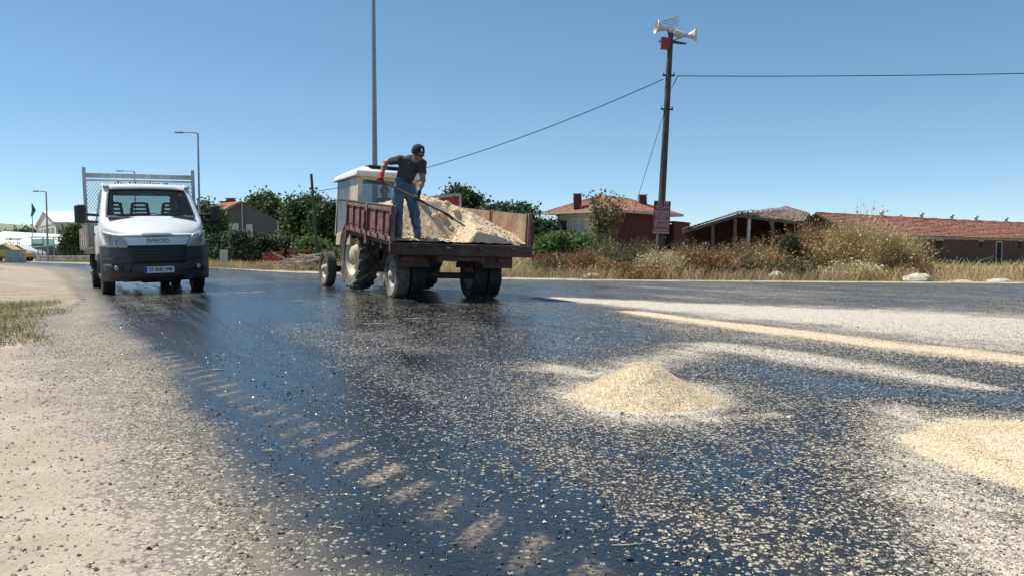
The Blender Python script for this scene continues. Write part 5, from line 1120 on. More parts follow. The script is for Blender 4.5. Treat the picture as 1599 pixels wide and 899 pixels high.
f0 = Zv(gb + bd_ * oh - be * og, BE - oh * sl + .06); f1 = Zv(gb + bd_ * oh + be * (BLn + og), BE - oh * sl + .06); tile_roof('roof_slope', f1, f0, r0, r1, 10, 60, M_TILE, barn, seed=9)
rc = MB(); rc.tube([r0.lerp(r1, k / 60) + Vector((0, 0, .0 + .02 * math.sin(k * 1.7) - .05 * math.sin(PI * k / 60))) for k in range(61)], .10, 8); rc.build('ridge_tiles', M_TILE, barn)
vb = MB(); vb.beam(e0 - Vector((0, 0, .04)), r0 - Vector((0, 0, .04)), .08, .14); vb.beam(f0 - Vector((0, 0, .04)), r0 - Vector((0, 0, .04)), .08, .14); vb.build('verge_board', M_OLDWOOD, barn)
def along(px_, ref, z):
    """distance along the barn at which a photo column crosses the line ref + t*be"""
    k = (px_ - PX_W / 2) / F_PX; return (k * ref.y - ref.x) / (be.x - k * be.y)
for px_ in (1375, 1437, 1484, 1522, 1569):
    t_ = along(px_, gc, BR); c = gc + be * t_; vt = MB(); vt.tube([(c.x, c.y, BR - .1), (c.x, c.y, BR + .42)], .14, 10); vo = vt.build('vent', M_STEEL, barn, smooth=True); vc = MB(); vc.lathe([(.25, 0), (.20, .10), (.001, .16)], 10, Matrix.Translation((c.x, c.y, BR + .40)) @ Matrix.Rotation(PI / 2, 4, 'X')); vc.build('vent_cowl', M_STEEL, vo, smooth=True)
Mf = Matrix((be, bd_, Vector((0, 0, 1)))).transposed().to_4x4(); Mf.translation = B0
for px_, w, h, z in ((1397, 1.1, .85, 1.35), (1435, .9, .5, 1.45), (1465, .95, .62, 1.42), (1530, .6, .5, 1.45), (1591, .75, .65, 1.45), (1640, .8, .6, 1.45)):
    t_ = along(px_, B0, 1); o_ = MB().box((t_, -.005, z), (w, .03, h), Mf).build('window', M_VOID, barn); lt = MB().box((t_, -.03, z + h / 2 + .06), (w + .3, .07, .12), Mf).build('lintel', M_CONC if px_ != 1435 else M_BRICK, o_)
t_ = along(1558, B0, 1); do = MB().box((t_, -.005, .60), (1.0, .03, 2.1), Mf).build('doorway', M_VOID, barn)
df = MB(); [df.box((t_ + s * .56, -.04, .6), (.12, .08, 2.1), Mf) for s in (-1, 1)]; df.box((t_, -.04, 1.71), (1.24, .08, .12), Mf); df.build('door_frame', M_CONC, do)
MB().box((BLn / 2 + 1, -.01, 1.98), (BLn - 2, .03, .26), Mf).build('lintel_band', M_CONC, barn)

# ---- grey gabled house behind the trees
gh = thing('grey_house', 'dark grey gabled house with red roof and chimney behind the shrubs', 'house', (0, 0, 0))
gY = 70.0; gD = Vector((-7.4, 7.0, 0)); gl, gp, gr2 = at(318, 346, gY), at(378, 316.5, gY), at(436, 346, gY); zb = -.3
qa = MB(); pts = [Vector((gl.x, gY, zb)), Vector((gr2.x, gY, zb)), Vector((gr2.x, gY, gr2.z)), Vector((gp.x, gY, gp.z)), Vector((gl.x, gY, gl.z))]
qa.add(pts + [p_ + gD for p_ in pts], [(0, 1, 2, 3, 4), (9, 8, 7, 6, 5)] + [(k, k + 5, (k + 1) % 5 + 5, (k + 1) % 5) for k in range(5) if k not in (2, 3)]).build('wall', M_GREYW, gh)
Vz = lambda v, dx, dy, dz: Vector((v.x + dx, gY + dy, v.z + dz))
tile_roof('roof_slope', Vz(gl, -.5, -.2, -.22), Vz(gl, -.5, 0, -.22) + gD, Vz(gp, 0, 0, .08) + gD, Vz(gp, 0, -.2, .08), 12, 34, M_TILE, gh); tile_roof('roof_slope', Vz(gr2, .12, 0, -.02) + gD, Vz(gr2, .12, -.1, -.02), Vz(gp, 0, -.1, .08), Vz(gp, 0, 0, .08) + gD, 12, 34, M_TILE, gh)
fb = MB(); fb.beam(Vz(gl, -.5, -.38, -.3), Vz(gp, 0, -.38, 0), .06, .2); fb.build('rake_board', M_TILE, gh)
chimney(gh, (at(355, 0, 72.5).x, 72.5), .7, 3.8, at(355, 312, 72.5).z, mat('red_chimney', (.28, .05, .04), .8)); chimney(gh, (at(347, 0, 73.5).x, 73.5), .9, 3.6, at(347, 317, 73.5).z, mat('red_chimney', (.28, .05, .04), .8))
for px_, py_, w, h in ((359, 359, .75, .95), (384, 360, .40, .9)): window(gh, Vector((at(px_, 0, gY).x, gY - .02, at(px_, py_, gY).z)), (1, 0, 0), 0, (0, -1, 0), w, h, M_CURTAIN, 1)
for px_, y0_ in ((378, 317), (434, 348)): dp = MB(); c = at(px_, y0_, gY - .1); dp.tube([(c.x, gY - .08, 0), (c.x, gY - .08, c.z)], .06, 8); dp.build('downpipe', M_CONC, gh)

# ---- white hall, low white-roofed shop and stone wall at the far left
M_LIT_WALL = mat('lit_white_wall', (0.72, 0.71, 0.66), 0.85, var=.06, scale=.8); M_SHADE_TRIM = mat('beige_shade_and_trim', (0.46, 0.43, 0.37), 0.9, var=.06, scale=.8); M_WROOF = mat('white_sheet_roof', (0.76, 0.76, 0.74), 0.5, var=.05, scale=.5)  # hall wall colours carry the light: paler sunlit gable, darker shaded side
hall = thing('white_hall', 'tall white hall with pitched white sheet roof beyond the stone wall', 'building', (0, 0, 0))
H0 = at(89, 404, 118); hf = Vector((-.60, .80, 0)); hs_ = Vector((.80, .60, 0)).normalized()      # gable front runs left, long side runs right
Wd, Ln = 0, 22.0
t_f = None; k = (59 - PX_W / 2) / F_PX; t_f = (H0.x - k * H0.y) / (k * hf.y - hf.x); Wd = t_f
ze, zp = at(89, 346.5, 118).z, at(75, 327, 121).z
pf = [Zv(H0, -.5), Zv(H0 + hf * Wd, -.5), Zv(H0 + hf * Wd, ze), Zv(H0 + hf * Wd / 2, zp), Zv(H0, ze)]
MB().add(pf + [p_ + hs_ * .3 for p_ in pf], [(0, 1, 2, 3, 4), (9, 8, 7, 6, 5)] + [(k, k + 5, (k + 1) % 5 + 5, (k + 1) % 5) for k in range(5)]).build('gable_wall', M_LIT_WALL, hall)
quad_wall(hall, 'side_wall', H0 + hs_ * .301, H0 + hs_ * Ln, -.5, ze, ze, M_SHADE_TRIM, inward=hf); quad_wall(hall, 'eave_band', H0 - hf * .08, H0 + hs_ * Ln - hf * .08, ze - 1.3, ze - .02, ze - .02, mat('beige_band', (.55, .51, .43), .85, var=.05), thick=.06, inward=hf)
quad_wall(hall, 'gable_band', H0 - hs_ * .08 - hf * .1, H0 + hf * Wd - hs_ * .08, ze - .35, ze - .1, ze - .1, M_SHADE_TRIM, thick=.06, inward=hs_)
rr0, rr1 = Zv(H0 + hf * Wd / 2 - hs_ * .3, zp + .1), Zv(H0 + hf * Wd / 2 + hs_ * Ln, zp + .1)
for sgn, A_ in ((0, H0 - hf * .3), (1, H0 + hf * (Wd + .3))):
    rp = MB(); a_ = Zv(A_ - hs_ * .3, ze - .1); b_ = Zv(A_ + hs_ * Ln, ze - .1); rp.add([a_, b_, rr1, rr0], [(0, 1, 2, 3)]); ro = rp.build('roof_slope', M_WROOF, hall, solid=.12)
    for k in range(1, 14): sm = MB(); q0_, q1_ = a_.lerp(b_, k / 14), rr0.lerp(rr1, k / 14); sm.beam(q0_ + Vector((0, 0, .09)), q1_ + Vector((0, 0, .09)), .12 if k != 5 else .5, .10 if k != 5 else .2); sm.build('roof_seam', M_WROOF, ro)
for r_ in range(2):
    for c_ in range(5):
        p_ = H0 + hf * (Wd * (.14 + .18 * c_)); window(hall, Zv(p_, 1.7 + 2.1 * r_) - hs_ * .03, hf, 0, -hs_, Wd * .10, 1.5, M_PANE, 0)
for px_, z in ((103, 4.2), (100, 2.3)):
    k = (px_ - PX_W / 2) / F_PX; t_ = (k * H0.y - H0.x) / (hs_.x - k * hs_.y); window(hall, Zv(H0 + hs_ * t_, z) - hf * .03, hs_, 0, -hf, .9, .7, M_PANE, 0)
shop = thing('low_shop', 'low grey building with flat white roof at the far left', 'building', (0, 0, 0)); sY = 104.0
s0, s1 = at(-90, 0, sY).x, at(60, 0, sY).x; zt = at(0, 388, sY).z
MB().box(((s0 + s1) / 2, sY + 5, (zt - .5) / 2), (s1 - s0, 10, zt + .5)).build('wall', mat('grey_shop_wall', (.16, .16, .155), .9, var=.15, scale=.5), shop)
MB().add([Vector((s0 - .5, sY - 1, zt)), Vector((s1 + .3, sY - 1, zt - .0)), Vector((s1 + .3, sY + 11, at(60, 371, sY + 11).z)), Vector((s0, sY + 11, at(0, 363, sY + 11).z))], [(0, 1, 2, 3)]).build('roof', M_WROOF, shop, solid=.3)
for px_, w, h in ((12, 2.2, 1.5), (48, 1.6, 1.8), (30, 1.4, 1.4)): window(shop, Vector((at(px_, 0, sY).x, sY - .03, .9)), (1, 0, 0), 0, (0, -1, 0), w, h, M_PANE, 1)
for px_ in (17, 25): rb_ = at(px_, 368, sY + 6); MB().box((rb_.x, sY + 6, zt + 1.1), (1.0, 1.2, .8)).build('roof_unit', M_WROOF, shop, bevel=.03)
sw_ = thing('stone_wall', 'low pale stone wall with railings along the far kerb', 'wall', (0, 0, 0)); wa, wb = Vector((at(46, 0, 62.5).x, 62.5, 0)), Vector((at(142, 0, 60.5).x, 60.5, 0)); rs = random.Random(5)
dW = (wb - wa); nW = 26
for k in range(nW):
    for r_ in range(2):
        c = wa.lerp(wb, (k + .5 + (.25 if r_ else -.1)) / nW); MB().box((c.x, c.y + rs.uniform(-.03, .03), .12 + .25 * r_), (dW.length / nW * .94, .35, .24), rot=(0, 0, math.atan2(dW.y, dW.x) + rs.uniform(-.03, .03))).build('stone', mat('pale_stone', (.52, .46, .36), .9, var=.3, scale=3), sw_, bevel=.02)
for k in range(14):
    c = wa.lerp(wb, (k + .3) / 14); MB().tube([(c.x, c.y, .45), (c.x, c.y, 1.15)], .03, 6).build('railing_post', M_DARK, sw_)
MB().beam(wa + Vector((0, 0, 1.12)), wb + Vector((0, 0, 1.12)), .04, .05).build('rail', M_DARK, sw_); MB().beam(wa + Vector((0, 0, .8)), wb + Vector((0, 0, .8)), .03, .04).build('rail', M_DARK, sw_)
# parked white car and yellow cab roof at the far left, bus shelter glass
car = thing('parked_car', 'white car parked at the far left edge beyond the dirt', 'car', Vector((at(17, 0, 66).x, 66, 0)), R(4))
prof = [(-1.95, .35), (-1.98, .75), (-1.65, .95), (-1.05, 1.38), (.35, 1.42), (1.0, 1.0), (1.75, .85), (1.98, .62), (1.98, .35)]
MB().prism(prof, -.8, .8).build('car_body', M_WHITE, car, bevel=.08, smooth=True, seg=3)
MB().prism([(-1.40, .98), (-1.0, 1.32), (.28, 1.35), (.80, 1.0)], -.815, .815).build('car_window', M_PANE, car)
for x in (-1.25, 1.25):
    for s in (-1, 1): wheel(car, (x, s * .72, .31), .31, .19, .2, s, M_RUBBER, M_STEEL, bolts=0)
cr2 = thing('yellow_car', 'yellow car half hidden at the far left edge of the dirt lot', 'car', Vector((at(-6, 0, 64).x, 64, 0)), R(10)); MB().prism(prof, -.8, .8).build('car_body', mat('yellow_paint', (.62, .42, .06), .35, coat=.3), cr2, bevel=.08, smooth=True, seg=3)
MB().prism([(-1.40, .98), (-1.0, 1.32), (.28, 1.35), (.80, 1.0)], -.815, .815).build('car_window', M_PANE, cr2)
for x in (-1.25, 1.25):
    for s in (-1, 1): wheel(cr2, (x, s * .72, .31), .31, .19, .2, s, M_RUBBER, M_STEEL, bolts=0)
bs = thing('bus_shelter', 'small glass bus shelter behind the stone wall', 'bus shelter', Vector((at(56, 0, 70).x, 70, 0)))
for x in (-1.0, 0, 1.0): MB().box((x, 0, 1.05), (.07, .07, 2.1)).build('post', M_STEEL, bs)
MB().box((0, .3, 2.12), (2.4, 1.0, .08)).build('roof', M_STEEL, bs); MB().box((0, 0, 1.2), (1.9, .02, 1.5)).build('glass_panel', glass('green_glass', (.5, .68, .64), 1.5, .9, .3), bs)
kb = thing('roadside_kiosk', 'small grey cabinet standing at the far left road edge', 'cabinet', Vector((at(12, 0, 60).x, 60, 0))); MB().box((0, 0, .45), (1.1, .9, .9)).build('body', M_CONC, kb, bevel=.02); MB().box((0, 0, .93), (1.25, 1.05, .07)).build('lid', M_CONC, kb)
# red roadside sign box behind the load
sg_ = thing('red_sign', 'red sign board in a grey frame behind the sand heap', 'sign', Vector((at(690, 0, 44).x, 44, 0)))
za, zb_ = at(700, 326, 44).z, at(700, 310, 44).z; MB().box((0, 0, (za + zb_) / 2), (1.9, .12, zb_ - za)).build('board', mat('sign_red', (.42, .04, .04), .5), sg_)
MB().beam((-1.0, -.02, zb_ + .0), (1.0, -.02, zb_ + .22), .18, .16).build('frame', M_CONC, sg_); [MB().box((x, 0, (zb_ + .1) / 2), (.13, .13, zb_ + .4)).build('post', M_CONC, sg_) for x in (-1.0, 1.0)]
# hills
M_HILL = mat('dry_green_hill', (0.20, 0.22, 0.12), 0.95, var=.3, scale=.004, dirt=(.30, .27, .15), dirt_amt=.7)
for nm, pts, Y0, dep in (('hill', [(-700, 352), (-300, 350), (-120, 346), (0, 349), (55, 354), (110, 362), (200, 374), (330, 384), (460, 391)], 900, 500), ('hill', [(-600, 372), (-200, 368), (-60, 366), (20, 368), (70, 374), (140, 384), (220, 391)], 520, 260)):
    xs_ = np.linspace(0, 1, 90); cx_ = np.interp(xs_, np.linspace(0, 1, len(pts)), [p_[0] for p_ in pts]); cy_ = np.interp(xs_, np.linspace(0, 1, len(pts)), [p_[1] for p_ in pts])
    V = []; 
    for i_ in range(90):
        top = at(cx_[i_], cy_[i_] + 1.2 * (vnoise(np.array(i_ * .4), np.array(3.3)) - .5), Y0)
        for j_ in range(9):
            s_ = j_ / 8; V.append((top.x * (1 + (s_ - .5) * dep / Y0), Y0 + (s_ - .5) * dep, max(0, top.z) * math.sin(PI * s_) ** .8 - 2 * (1 - math.sin(PI * s_))))
    i_ = (np.arange(89)[:, None] * 9 + np.arange(8)[None]).ravel(); o = npmesh(nm, V, np.stack([i_, i_ + 1, i_ + 10, i_ + 9], 1), M_HILL, smooth=True); tag(o, kind='structure')

# ================================================================== poles, lamps and wires
M_POLE_S = mat('grey_lamp_post', (0.30, 0.31, 0.32), 0.5, .3, var=.1); M_POLE_W = mat('dark_timber_pole', (0.075, 0.062, 0.048), 0.85, var=.3, scale=3, dirt=(.14, .12, .095), dirt_amt=.6)
def lamp_post(label, px_, ytop, Y, arm, r0=.09, r1=.05, head=True, group='street lamps along the road'):
    t = at(px_, ytop, Y); o = thing('street_lamp', label, 'street lamp', Vector((t.x, Y, ngz(t.x, Y))), group=group); h = t.z
    MB().tube([(0, 0, -.1), (0, 0, h * .5), (0, 0, h)], [r0, (r0 + r1) / 2, r1], 10).build('pole', M_POLE_S, o, smooth=True); MB().box((0, 0, .02), (.35, .35, .05)).build('base_plate', M_POLE_S, o)
    for a in arm:
        MB().tube([(0, 0, h - .03), (a * .15, 0, h + .03), (a, 0, h + .06)], [r1, r1 * .8, r1 * .7], 8).build('arm', M_POLE_S, o, smooth=True); hd_ = MB().box((a * 1.15, 0, h + .05), (abs(a) * .5, .26, .10)).build('lamp_head', M_POLE_S, o, bevel=.03); MB().box((a * 1.15, 0, h - .005), (abs(a) * .35, .2, .02)).build('lens', M_PRINT_W, hd_)
    return o
lamp_post('tall grey street lamp behind the right side of the truck', 309, 209, 50, (-1.05,))
lamp_post('street lamp whose arm shows above the truck headboard', 210, 268.5, 78, (-1.3,))
lamp_post('street lamp standing in front of the white hall', 72, 300, 60, (-.7,), .08, .05)
lamp_post('very tall grey mast rising behind the tractor cab', 582.5, -60, 30, (-1.4, 1.4), .13, .065)
# flag pole and cypress-like flag
fp_ = thing('flag_pole', 'thin flag pole with a furled dark flag above the white hall', 'flag pole', Vector((at(66.5, 0, 116).x, 112, 0)))
h = at(66.5, 318, 112).z; MB().tube([(0, 0, 0), (0, 0, h)], .06, 6).build('pole', M_POLE_S, fp_); MB().tube([(.05, 0, h - .1), (.22, .05, h - 1.0), (-.1, 0, h - 1.9)], [.05, .28, .12], 7).build('flag', mat('dark_green_cloth', (.03, .08, .07), .9), fp_)
# telegraph pole with loudspeakers
pb_, pt = Vector((at(1031, 0, 26).x, 26, 0)), at(1047.5, 52, 26); up_ = (pt - pb_).normalized(); hP = (pt - pb_).length
tp = thing('telegraph_pole', 'leaning dark timber pole with loudspeakers and red box at its top', 'pole', pb_); tp.rotation_euler = (0, math.atan2(up_.x, up_.z), 0)
MB().tube([(0, 0, -.3), (0, 0, 2), (0, 0, 5), (0, 0, hP)], [.135, .125, .11, .088], 12).build('shaft', M_POLE_W, tp, smooth=True)
def pz(py_): return (at(1040, py_, 26).z)
M_SPK = mat('ivory_loudspeaker', (.62, .58, .48), .5, var=.08)
def horn(c, d, n='loudspeaker'):
    c, d = Vector(c), Vector(d).normalized(); M = d.to_track_quat('Y', 'Z').to_matrix().to_4x4(); M.translation = c
    o = MB().lathe([(.001, -.30), (.085, -.29), (.095, -.16), (.05, -.14), (.06, .0), (.10, .14), (.165, .25), (.22, .30), (.225, .31), (.215, .31), (.15, .24), (.07, .08), (.001, .06)], 20, M).build(n, M_SPK, tp, smooth=True)
    MB().lathe([(.222, .298), (.232, .305), (.222, .316)], 20, M).build('rim', M_PRINT_W, o, smooth=True); MB().beam(c - d * .1, (0, 0, pz(66)), .03, .03).build('bracket', M_POLE_W, o)
horn((-.22, -.08, pz(47)), (-1, -.15, .12)); horn((.50, -.10, pz(56)), (1, -.35, .02)); 
MB().tube([(.10, -.10, pz(52)), (.35, -.10, pz(55))], .12, 10).build('driver_unit', M_SPK, tp, smooth=True)
MB().beam((-.30, -.05, pz(62)), (.52, -.05, pz(68)), .04, .05).build('crossbar', M_DARK, tp); MB().beam((-.40, -.05, pz(66)), (.42, -.05, pz(68.5)), .035, .035).build('crossbar', M_DARK, tp)
MB().box((0, -.05, pz(66)), (.5, .03, .04)).build('clamp', M_DARK, tp)
# tilted white frame with bars above the horns
Mfr = Matrix.Translation((-.10, -.06, pz(39.5))) @ Matrix.Rotation(R(-12), 4, 'Y'); ff = MB()
for (a, b) in (((-.34, -.08), (-.34, .12)), ((.36, -.20), (.36, .22)), ((-.34, .12), (.36, .22)), ((-.34, -.08), (.0, -.22)), ((.0, -.22), (.36, -.20))): ff.beam((a[0], 0, a[1]), (b[0], 0, b[1]), .03, .035, up=(0, 1, 0), M=Mfr)
fo = ff.build('antenna_frame', M_PRINT_W, tp)
for k in range(4):
    f2 = MB(); z = -.10 + .075 * k; f2.beam((-.26 if k > 1 else -.12, 0, z), (.33, 0, z + .03), .015, .022, up=(0, 1, 0), M=Mfr); f2.build('antenna_bar', M_STEEL, fo)
for k in range(7): MB().beam((-.2 + .08 * k, 0.01, -.12), (-.18 + .08 * k, 0.01, .15), .012, .018, up=(0, 1, 0), M=Mfr).build('antenna_bar', M_STEEL, fo)
rbx = MB().box((-.19, -.12, pz(70)), (.30, .22, .36), rot=(0, R(4), 0)).build('control_box', mat('red_box', (.36, .03, .03), .5), tp, bevel=.01); MB().box((-.345, -.12, pz(70)), (.02, .2, .34)).build('box_side', M_STEEL, rbx)
for py_ in (118, 171): MB().box((0, -.02, pz(py_)), (.42, .05, .05)).build('insulator_bar', M_DARK, tp); [MB().tube([(x, -.02, pz(py_)), (x, -.02, pz(py_) + .1)], .025, 8).build('insulator', M_CONC, tp) for x in (-.18, .18)]
# fair poster tied to the pole
po = thing('poster', 'dark and pink printed poster tied round the leaning pole', 'poster', pb_); po.rotation_euler = (0, math.atan2(up_.x, up_.z) * .9, 0)
z1, z0 = at(1035, 314, 25.7).z, at(1035, 365, 25.7).z; W_ = .56; hh = z1 - z0
def curve_y(x): return -.16 - .05 * math.cos(x * 4)
def sheet(za, zb, xa, xb, m, nm, par, off=0.0, n=10): return MB().grid(lambda u, v: (xa + (xb - xa) * u, curve_y(xa + (xb - xa) * u) - off + .012 * math.sin(9 * (za + (zb - za) * v)), za + (zb - za) * v), n, 6).build(nm, m, par, smooth=True)
M_PINK = mat('faded_pink_print', (.27, .095, .095), .7, var=.2, scale=12); M_NAVY = mat('navy_print', (.025, .022, .035), .7, var=.3, scale=12); M_LPINK = mat('pale_pink_ink', (.52, .32, .31), .7, var=.15, scale=20)
sh_ = sheet(z0, z1, -W_ / 2, W_ / 2, M_PINK, 'sheet', po); sheet(z1 - hh * .27, z1 - .02, -W_ / 2 + .01, W_ / 2 - .01, M_NAVY, 'header_band', po, .004); sheet(z0, z0 + .05, -W_ / 2, W_ / 2, M_LPINK, 'footer_band', po, .004); sheet(z1 - hh * .29, z1 - hh * .27, -W_ / 2, W_ / 2, M_LPINK, 'rule', po, .004)
for txt, f, sz, sx in (('15-18', .07, .17, 1.0), ('NİSAN', .20, .17, .86), ('TARIM', .48, .19, .82), ('FUARI', .745, .21, .82)):
    text_mesh('lettering', txt, sz, M_LPINK, po, (0, -.235, z1 - hh * f), (PI / 2, 0, 0), .003, sx, bold=.006)
rs = random.Random(9)                                            # lines of print too small to read
for f, hgt in ((.35, .11), (.60, .08), (.88, .04), (.915, .03)):
    x = -W_ / 2 + .04
    while x < W_ / 2 - .06:
        w = rs.uniform(.022, .045); MB().box((x + w / 2, curve_y(x) - .008 - .012, z1 - hh * f), (w, .004, hgt)).build('print_mark', M_LPINK, po); x += w + .015
for zz in (z1 - .05, z0 + .08): MB().tube([(.17 * math.cos(2 * PI * k / 16), .17 * math.sin(2 * PI * k / 16) - .02, zz) for k in range(17)], .006, 5).build('tie', M_STEEL, po)
# thin timber pole behind the tractor
wp_b, wp_t = Vector((at(492, 0, 38).x, 38, 0)), at(486, 272, 38); o = thing('wooden_pole', 'thin dark wooden pole standing left of the tractor', 'pole', wp_b); MB().tube([(0, 0, -.1), wp_t - wp_b], [.085, .065], 8).build('shaft', M_POLE_W, o, smooth=True); MB().box(tuple(wp_t - wp_b + Vector((0, 0, -.75))), (.2, .06, .05)).build('insulator_bar', M_DARK, o)
def wire(label, a, b, sag, r=.012, nm='cable'):
    a, b = Vector(a), Vector(b); n = 24; o = MB().tube([a.lerp(b, k / n) - Vector((0, 0, sag * 4 * (k / n) * (1 - k / n))) for k in range(n + 1)], r, 5).build(nm, M_PRINT_K, smooth=True); return tag(o, label, 'cable')
pw = at(1036, 124, 25.95)
wire('overhead cable sloping from the loudspeaker pole down behind the man', pw, at(487, 300, 37.95), .55, .016)
wire('overhead cable running level to the right from the loudspeaker pole', at(1058, 119, 25.95), at(1900, 106, 26.5), .10, .016)
wire('short cable loop hanging on the loudspeaker pole', at(1058, 119, 25.9), at(1047, 140, 25.85), .03, .014)
wire('overhead wire leading left from the thin wooden pole', at(486, 300, 38), at(380, 352, 60), .3, .016)
wire('guy wire slanting from the loudspeaker pole to the ground', at(1036, 180, 25.9), Vector((at(960, 0, 26.5).x, 26.5, -.05)), 0, .009)
# concrete marker post, red farm implement, timber heap, low red wall
cp_ = thing('concrete_post', 'pale concrete service post beside the road right of the truck', 'post', Vector((at(342.5, 0, 39.5).x, 39.5, 0))); MB().box((0, 0, .62), (.34, .26, .60)).build('cabinet', M_CONC, cp_, bevel=.015); MB().box((0, 0, .16), (.40, .30, .34)).build('plinth', M_CONC, cp_, bevel=.01)
M_REDF = mat('faded_red_paint', (.42, .085, .05), .6, var=.25, scale=6)
for px_, w_, lab in ((410, .45, 'small red farm implement with upright frame in the dry grass'), (425, .7, 'tall red farm implement leaning in the dry grass'), (462, 1.2, 'large red farm implement with box frame beside the timber heap')):
    b_ = Vector((at(px_, 0, 41).x, 41, 0)); o = thing('farm_implement', lab, 'farm implement', b_, group='red farm implements'); hh_ = .62 + .25 * w_
    for s in (-1, 1): MB().beam((s * w_ / 2, 0, 0), (s * w_ * .42, .1, hh_), .07, .07, up=(0, 1, 0)).build('upright', M_REDF, o)
    MB().box((0, .08, hh_), (w_ + .1, .08, .10)).build('beam', M_REDF, o)
    MB().box((0, .1, hh_ * .55), (w_ * .7, .2, .42)).build('hopper', M_REDF, o, bevel=.03)
    for k in range(3): MB().beam((w_ * (k - 1) * .35, 0, .35), (w_ * (k - 1) * .35 + .18, -.35, .0), .04, .05, up=(0, 1, 0)).build('tine', M_REDF, o)
    MB().tube([(0, .15, hh_ * .6), (.5 * w_, .3, hh_ + .2)], .03, 6).build('lever', M_REDF, o)
rs = random.Random(12)
for k in range(26):
    b_ = Vector((at(rs.uniform(444, 494), 0, 33.2).x, 33.4 + rs.uniform(-.4, .5), .09 + .022 * k)); L_ = rs.uniform(.7, 1.6); a_ = rs.uniform(-.5, .5)
    o = MB().box((0, 0, 0), (L_, .09, .075), rot=(0, rs.uniform(-.45, .45) * (k > 5), a_)).build('timber_offcut', mat('bleached_wood', (.50, .41, .30), .9, var=.3), bevel=.01); o.location = b_; tag(o, 'bleached timber offcut in the heap behind the tractor front wheel', 'timber', 'timber heap by the tractor')
rw = thing('red_wall', 'low red painted wall right of the trailer in the grass', 'wall', Vector((at(850, 0, 34).x, 34, 0))); MB().box((0, 0, .30), (1.1, .25, .75)).build('block', M_REDF, rw, bevel=.02); MB().box((0, 0, .70), (1.2, .32, .06)).build('coping', M_REDF, rw)
# ================================================================== vegetation
def leaf_cards(P, size, stretch=1.5, up=.35, outward=None):
    """small kite-shaped leaves at P, random orientation; returns verts, quads"""
    n = len(P); nrm = RNG.normal(size=(n, 3)); nrm[:, 2] += up
    if outward is not None: nrm += outward * .8
    nrm /= np.linalg.norm(nrm, axis=1)[:, None] + 1e-9
    a = RNG.normal(size=(n, 3)); u = np.cross(nrm, a); u /= np.linalg.norm(u, axis=1)[:, None] + 1e-9; w = np.cross(nrm, u)
    s = (size * (0.6 + 0.8 * RNG.random(n)))[:, None]
    V = np.stack([P - u * s * stretch * .5, P + w * s * .45 - u * s * .05, P + u * s * stretch * .5 + nrm * s * .12, P - w * s * .45 - u * s * .05], 1)
    return V.reshape(-1, 3), (np.arange(n)[:, None] * 4 + np.arange(4)[None]).astype(np.int32)
def crown_points(blobs, n, clump, hollow=.55):
    """leaf positions in clumps gathered toward the surface of a set of ellipsoids"""
    vol = np.array([b[1][0] * b[1][1] * b[1][2] for b in blobs]) ** .7; out = []; nor = []
    for b, v in zip(blobs, vol / vol.sum()):
        c, r = np.array(b[0]), np.array(b[1]); k = max(4, int(n * v / 46))
        d = RNG.normal(size=(k, 3)); d /= np.linalg.norm(d, axis=1)[:, None]; d[:, 2] = np.where(d[:, 2] < -.55, -d[:, 2], d[:, 2])
        rad = hollow + (1.06 - hollow) * RNG.random(k) ** .6; cc = c + d * r * rad[:, None]
        m = int(n * v / k); sc = clump * (.6 + .8 * RNG.random(k))
        p = cc[:, None, :] + RNG.normal(size=(k, m, 3)) * sc[:, None, None] * np.array([1, 1, .75]); out.append(p.reshape(-1, 3)); nor.append(np.repeat(d, m, 0))
    return np.concatenate(out), np.concatenate(nor)
LEAF = {'dark': mat('dark_green_leaf', (0.055, 0.092, 0.028), 0.75, var=.25, scale=.8, island=.35, trans=.22), 'mid': mat('mid_green_leaf', (0.085, 0.130, 0.038), 0.75, var=.25, scale=.8, island=.35, trans=.25),
        'blue': mat('grey_green_leaf', (0.075, 0.100, 0.055), 0.75, var=.25, scale=.8, island=.35, trans=.2), 'bright': mat('bright_green_leaf', (0.105, 0.175, 0.04), 0.7, var=.2, scale=.8, island=.3, trans=.3),
        'olive': mat('dusty_olive_leaf', (0.20, 0.17, 0.075), 0.7, var=.25, scale=.8, island=.35, trans=.2), 'straw': mat('straw_leaf', (0.50, 0.375, 0.195), 0.85, var=.25, scale=1.2, island=.3, trans=.2),
        'rust': mat('rusty_dry_leaf', (0.34, 0.195, 0.095), 0.85, var=.3, scale=1.2, island=.35, trans=.15), 'pale': mat('pale_straw_leaf', (0.58, 0.47, 0.28), 0.85, var=.2, scale=1.2, island=.25, trans=.2)}
M_BARK = mat('grey_brown_bark', (0.10, 0.075, 0.055), 0.95, var=.3, scale=4, bump=.6); M_TWIG = mat('dry_twig', (0.22, 0.155, 0.09), 0.9, var=.3, scale=4, island=.3)
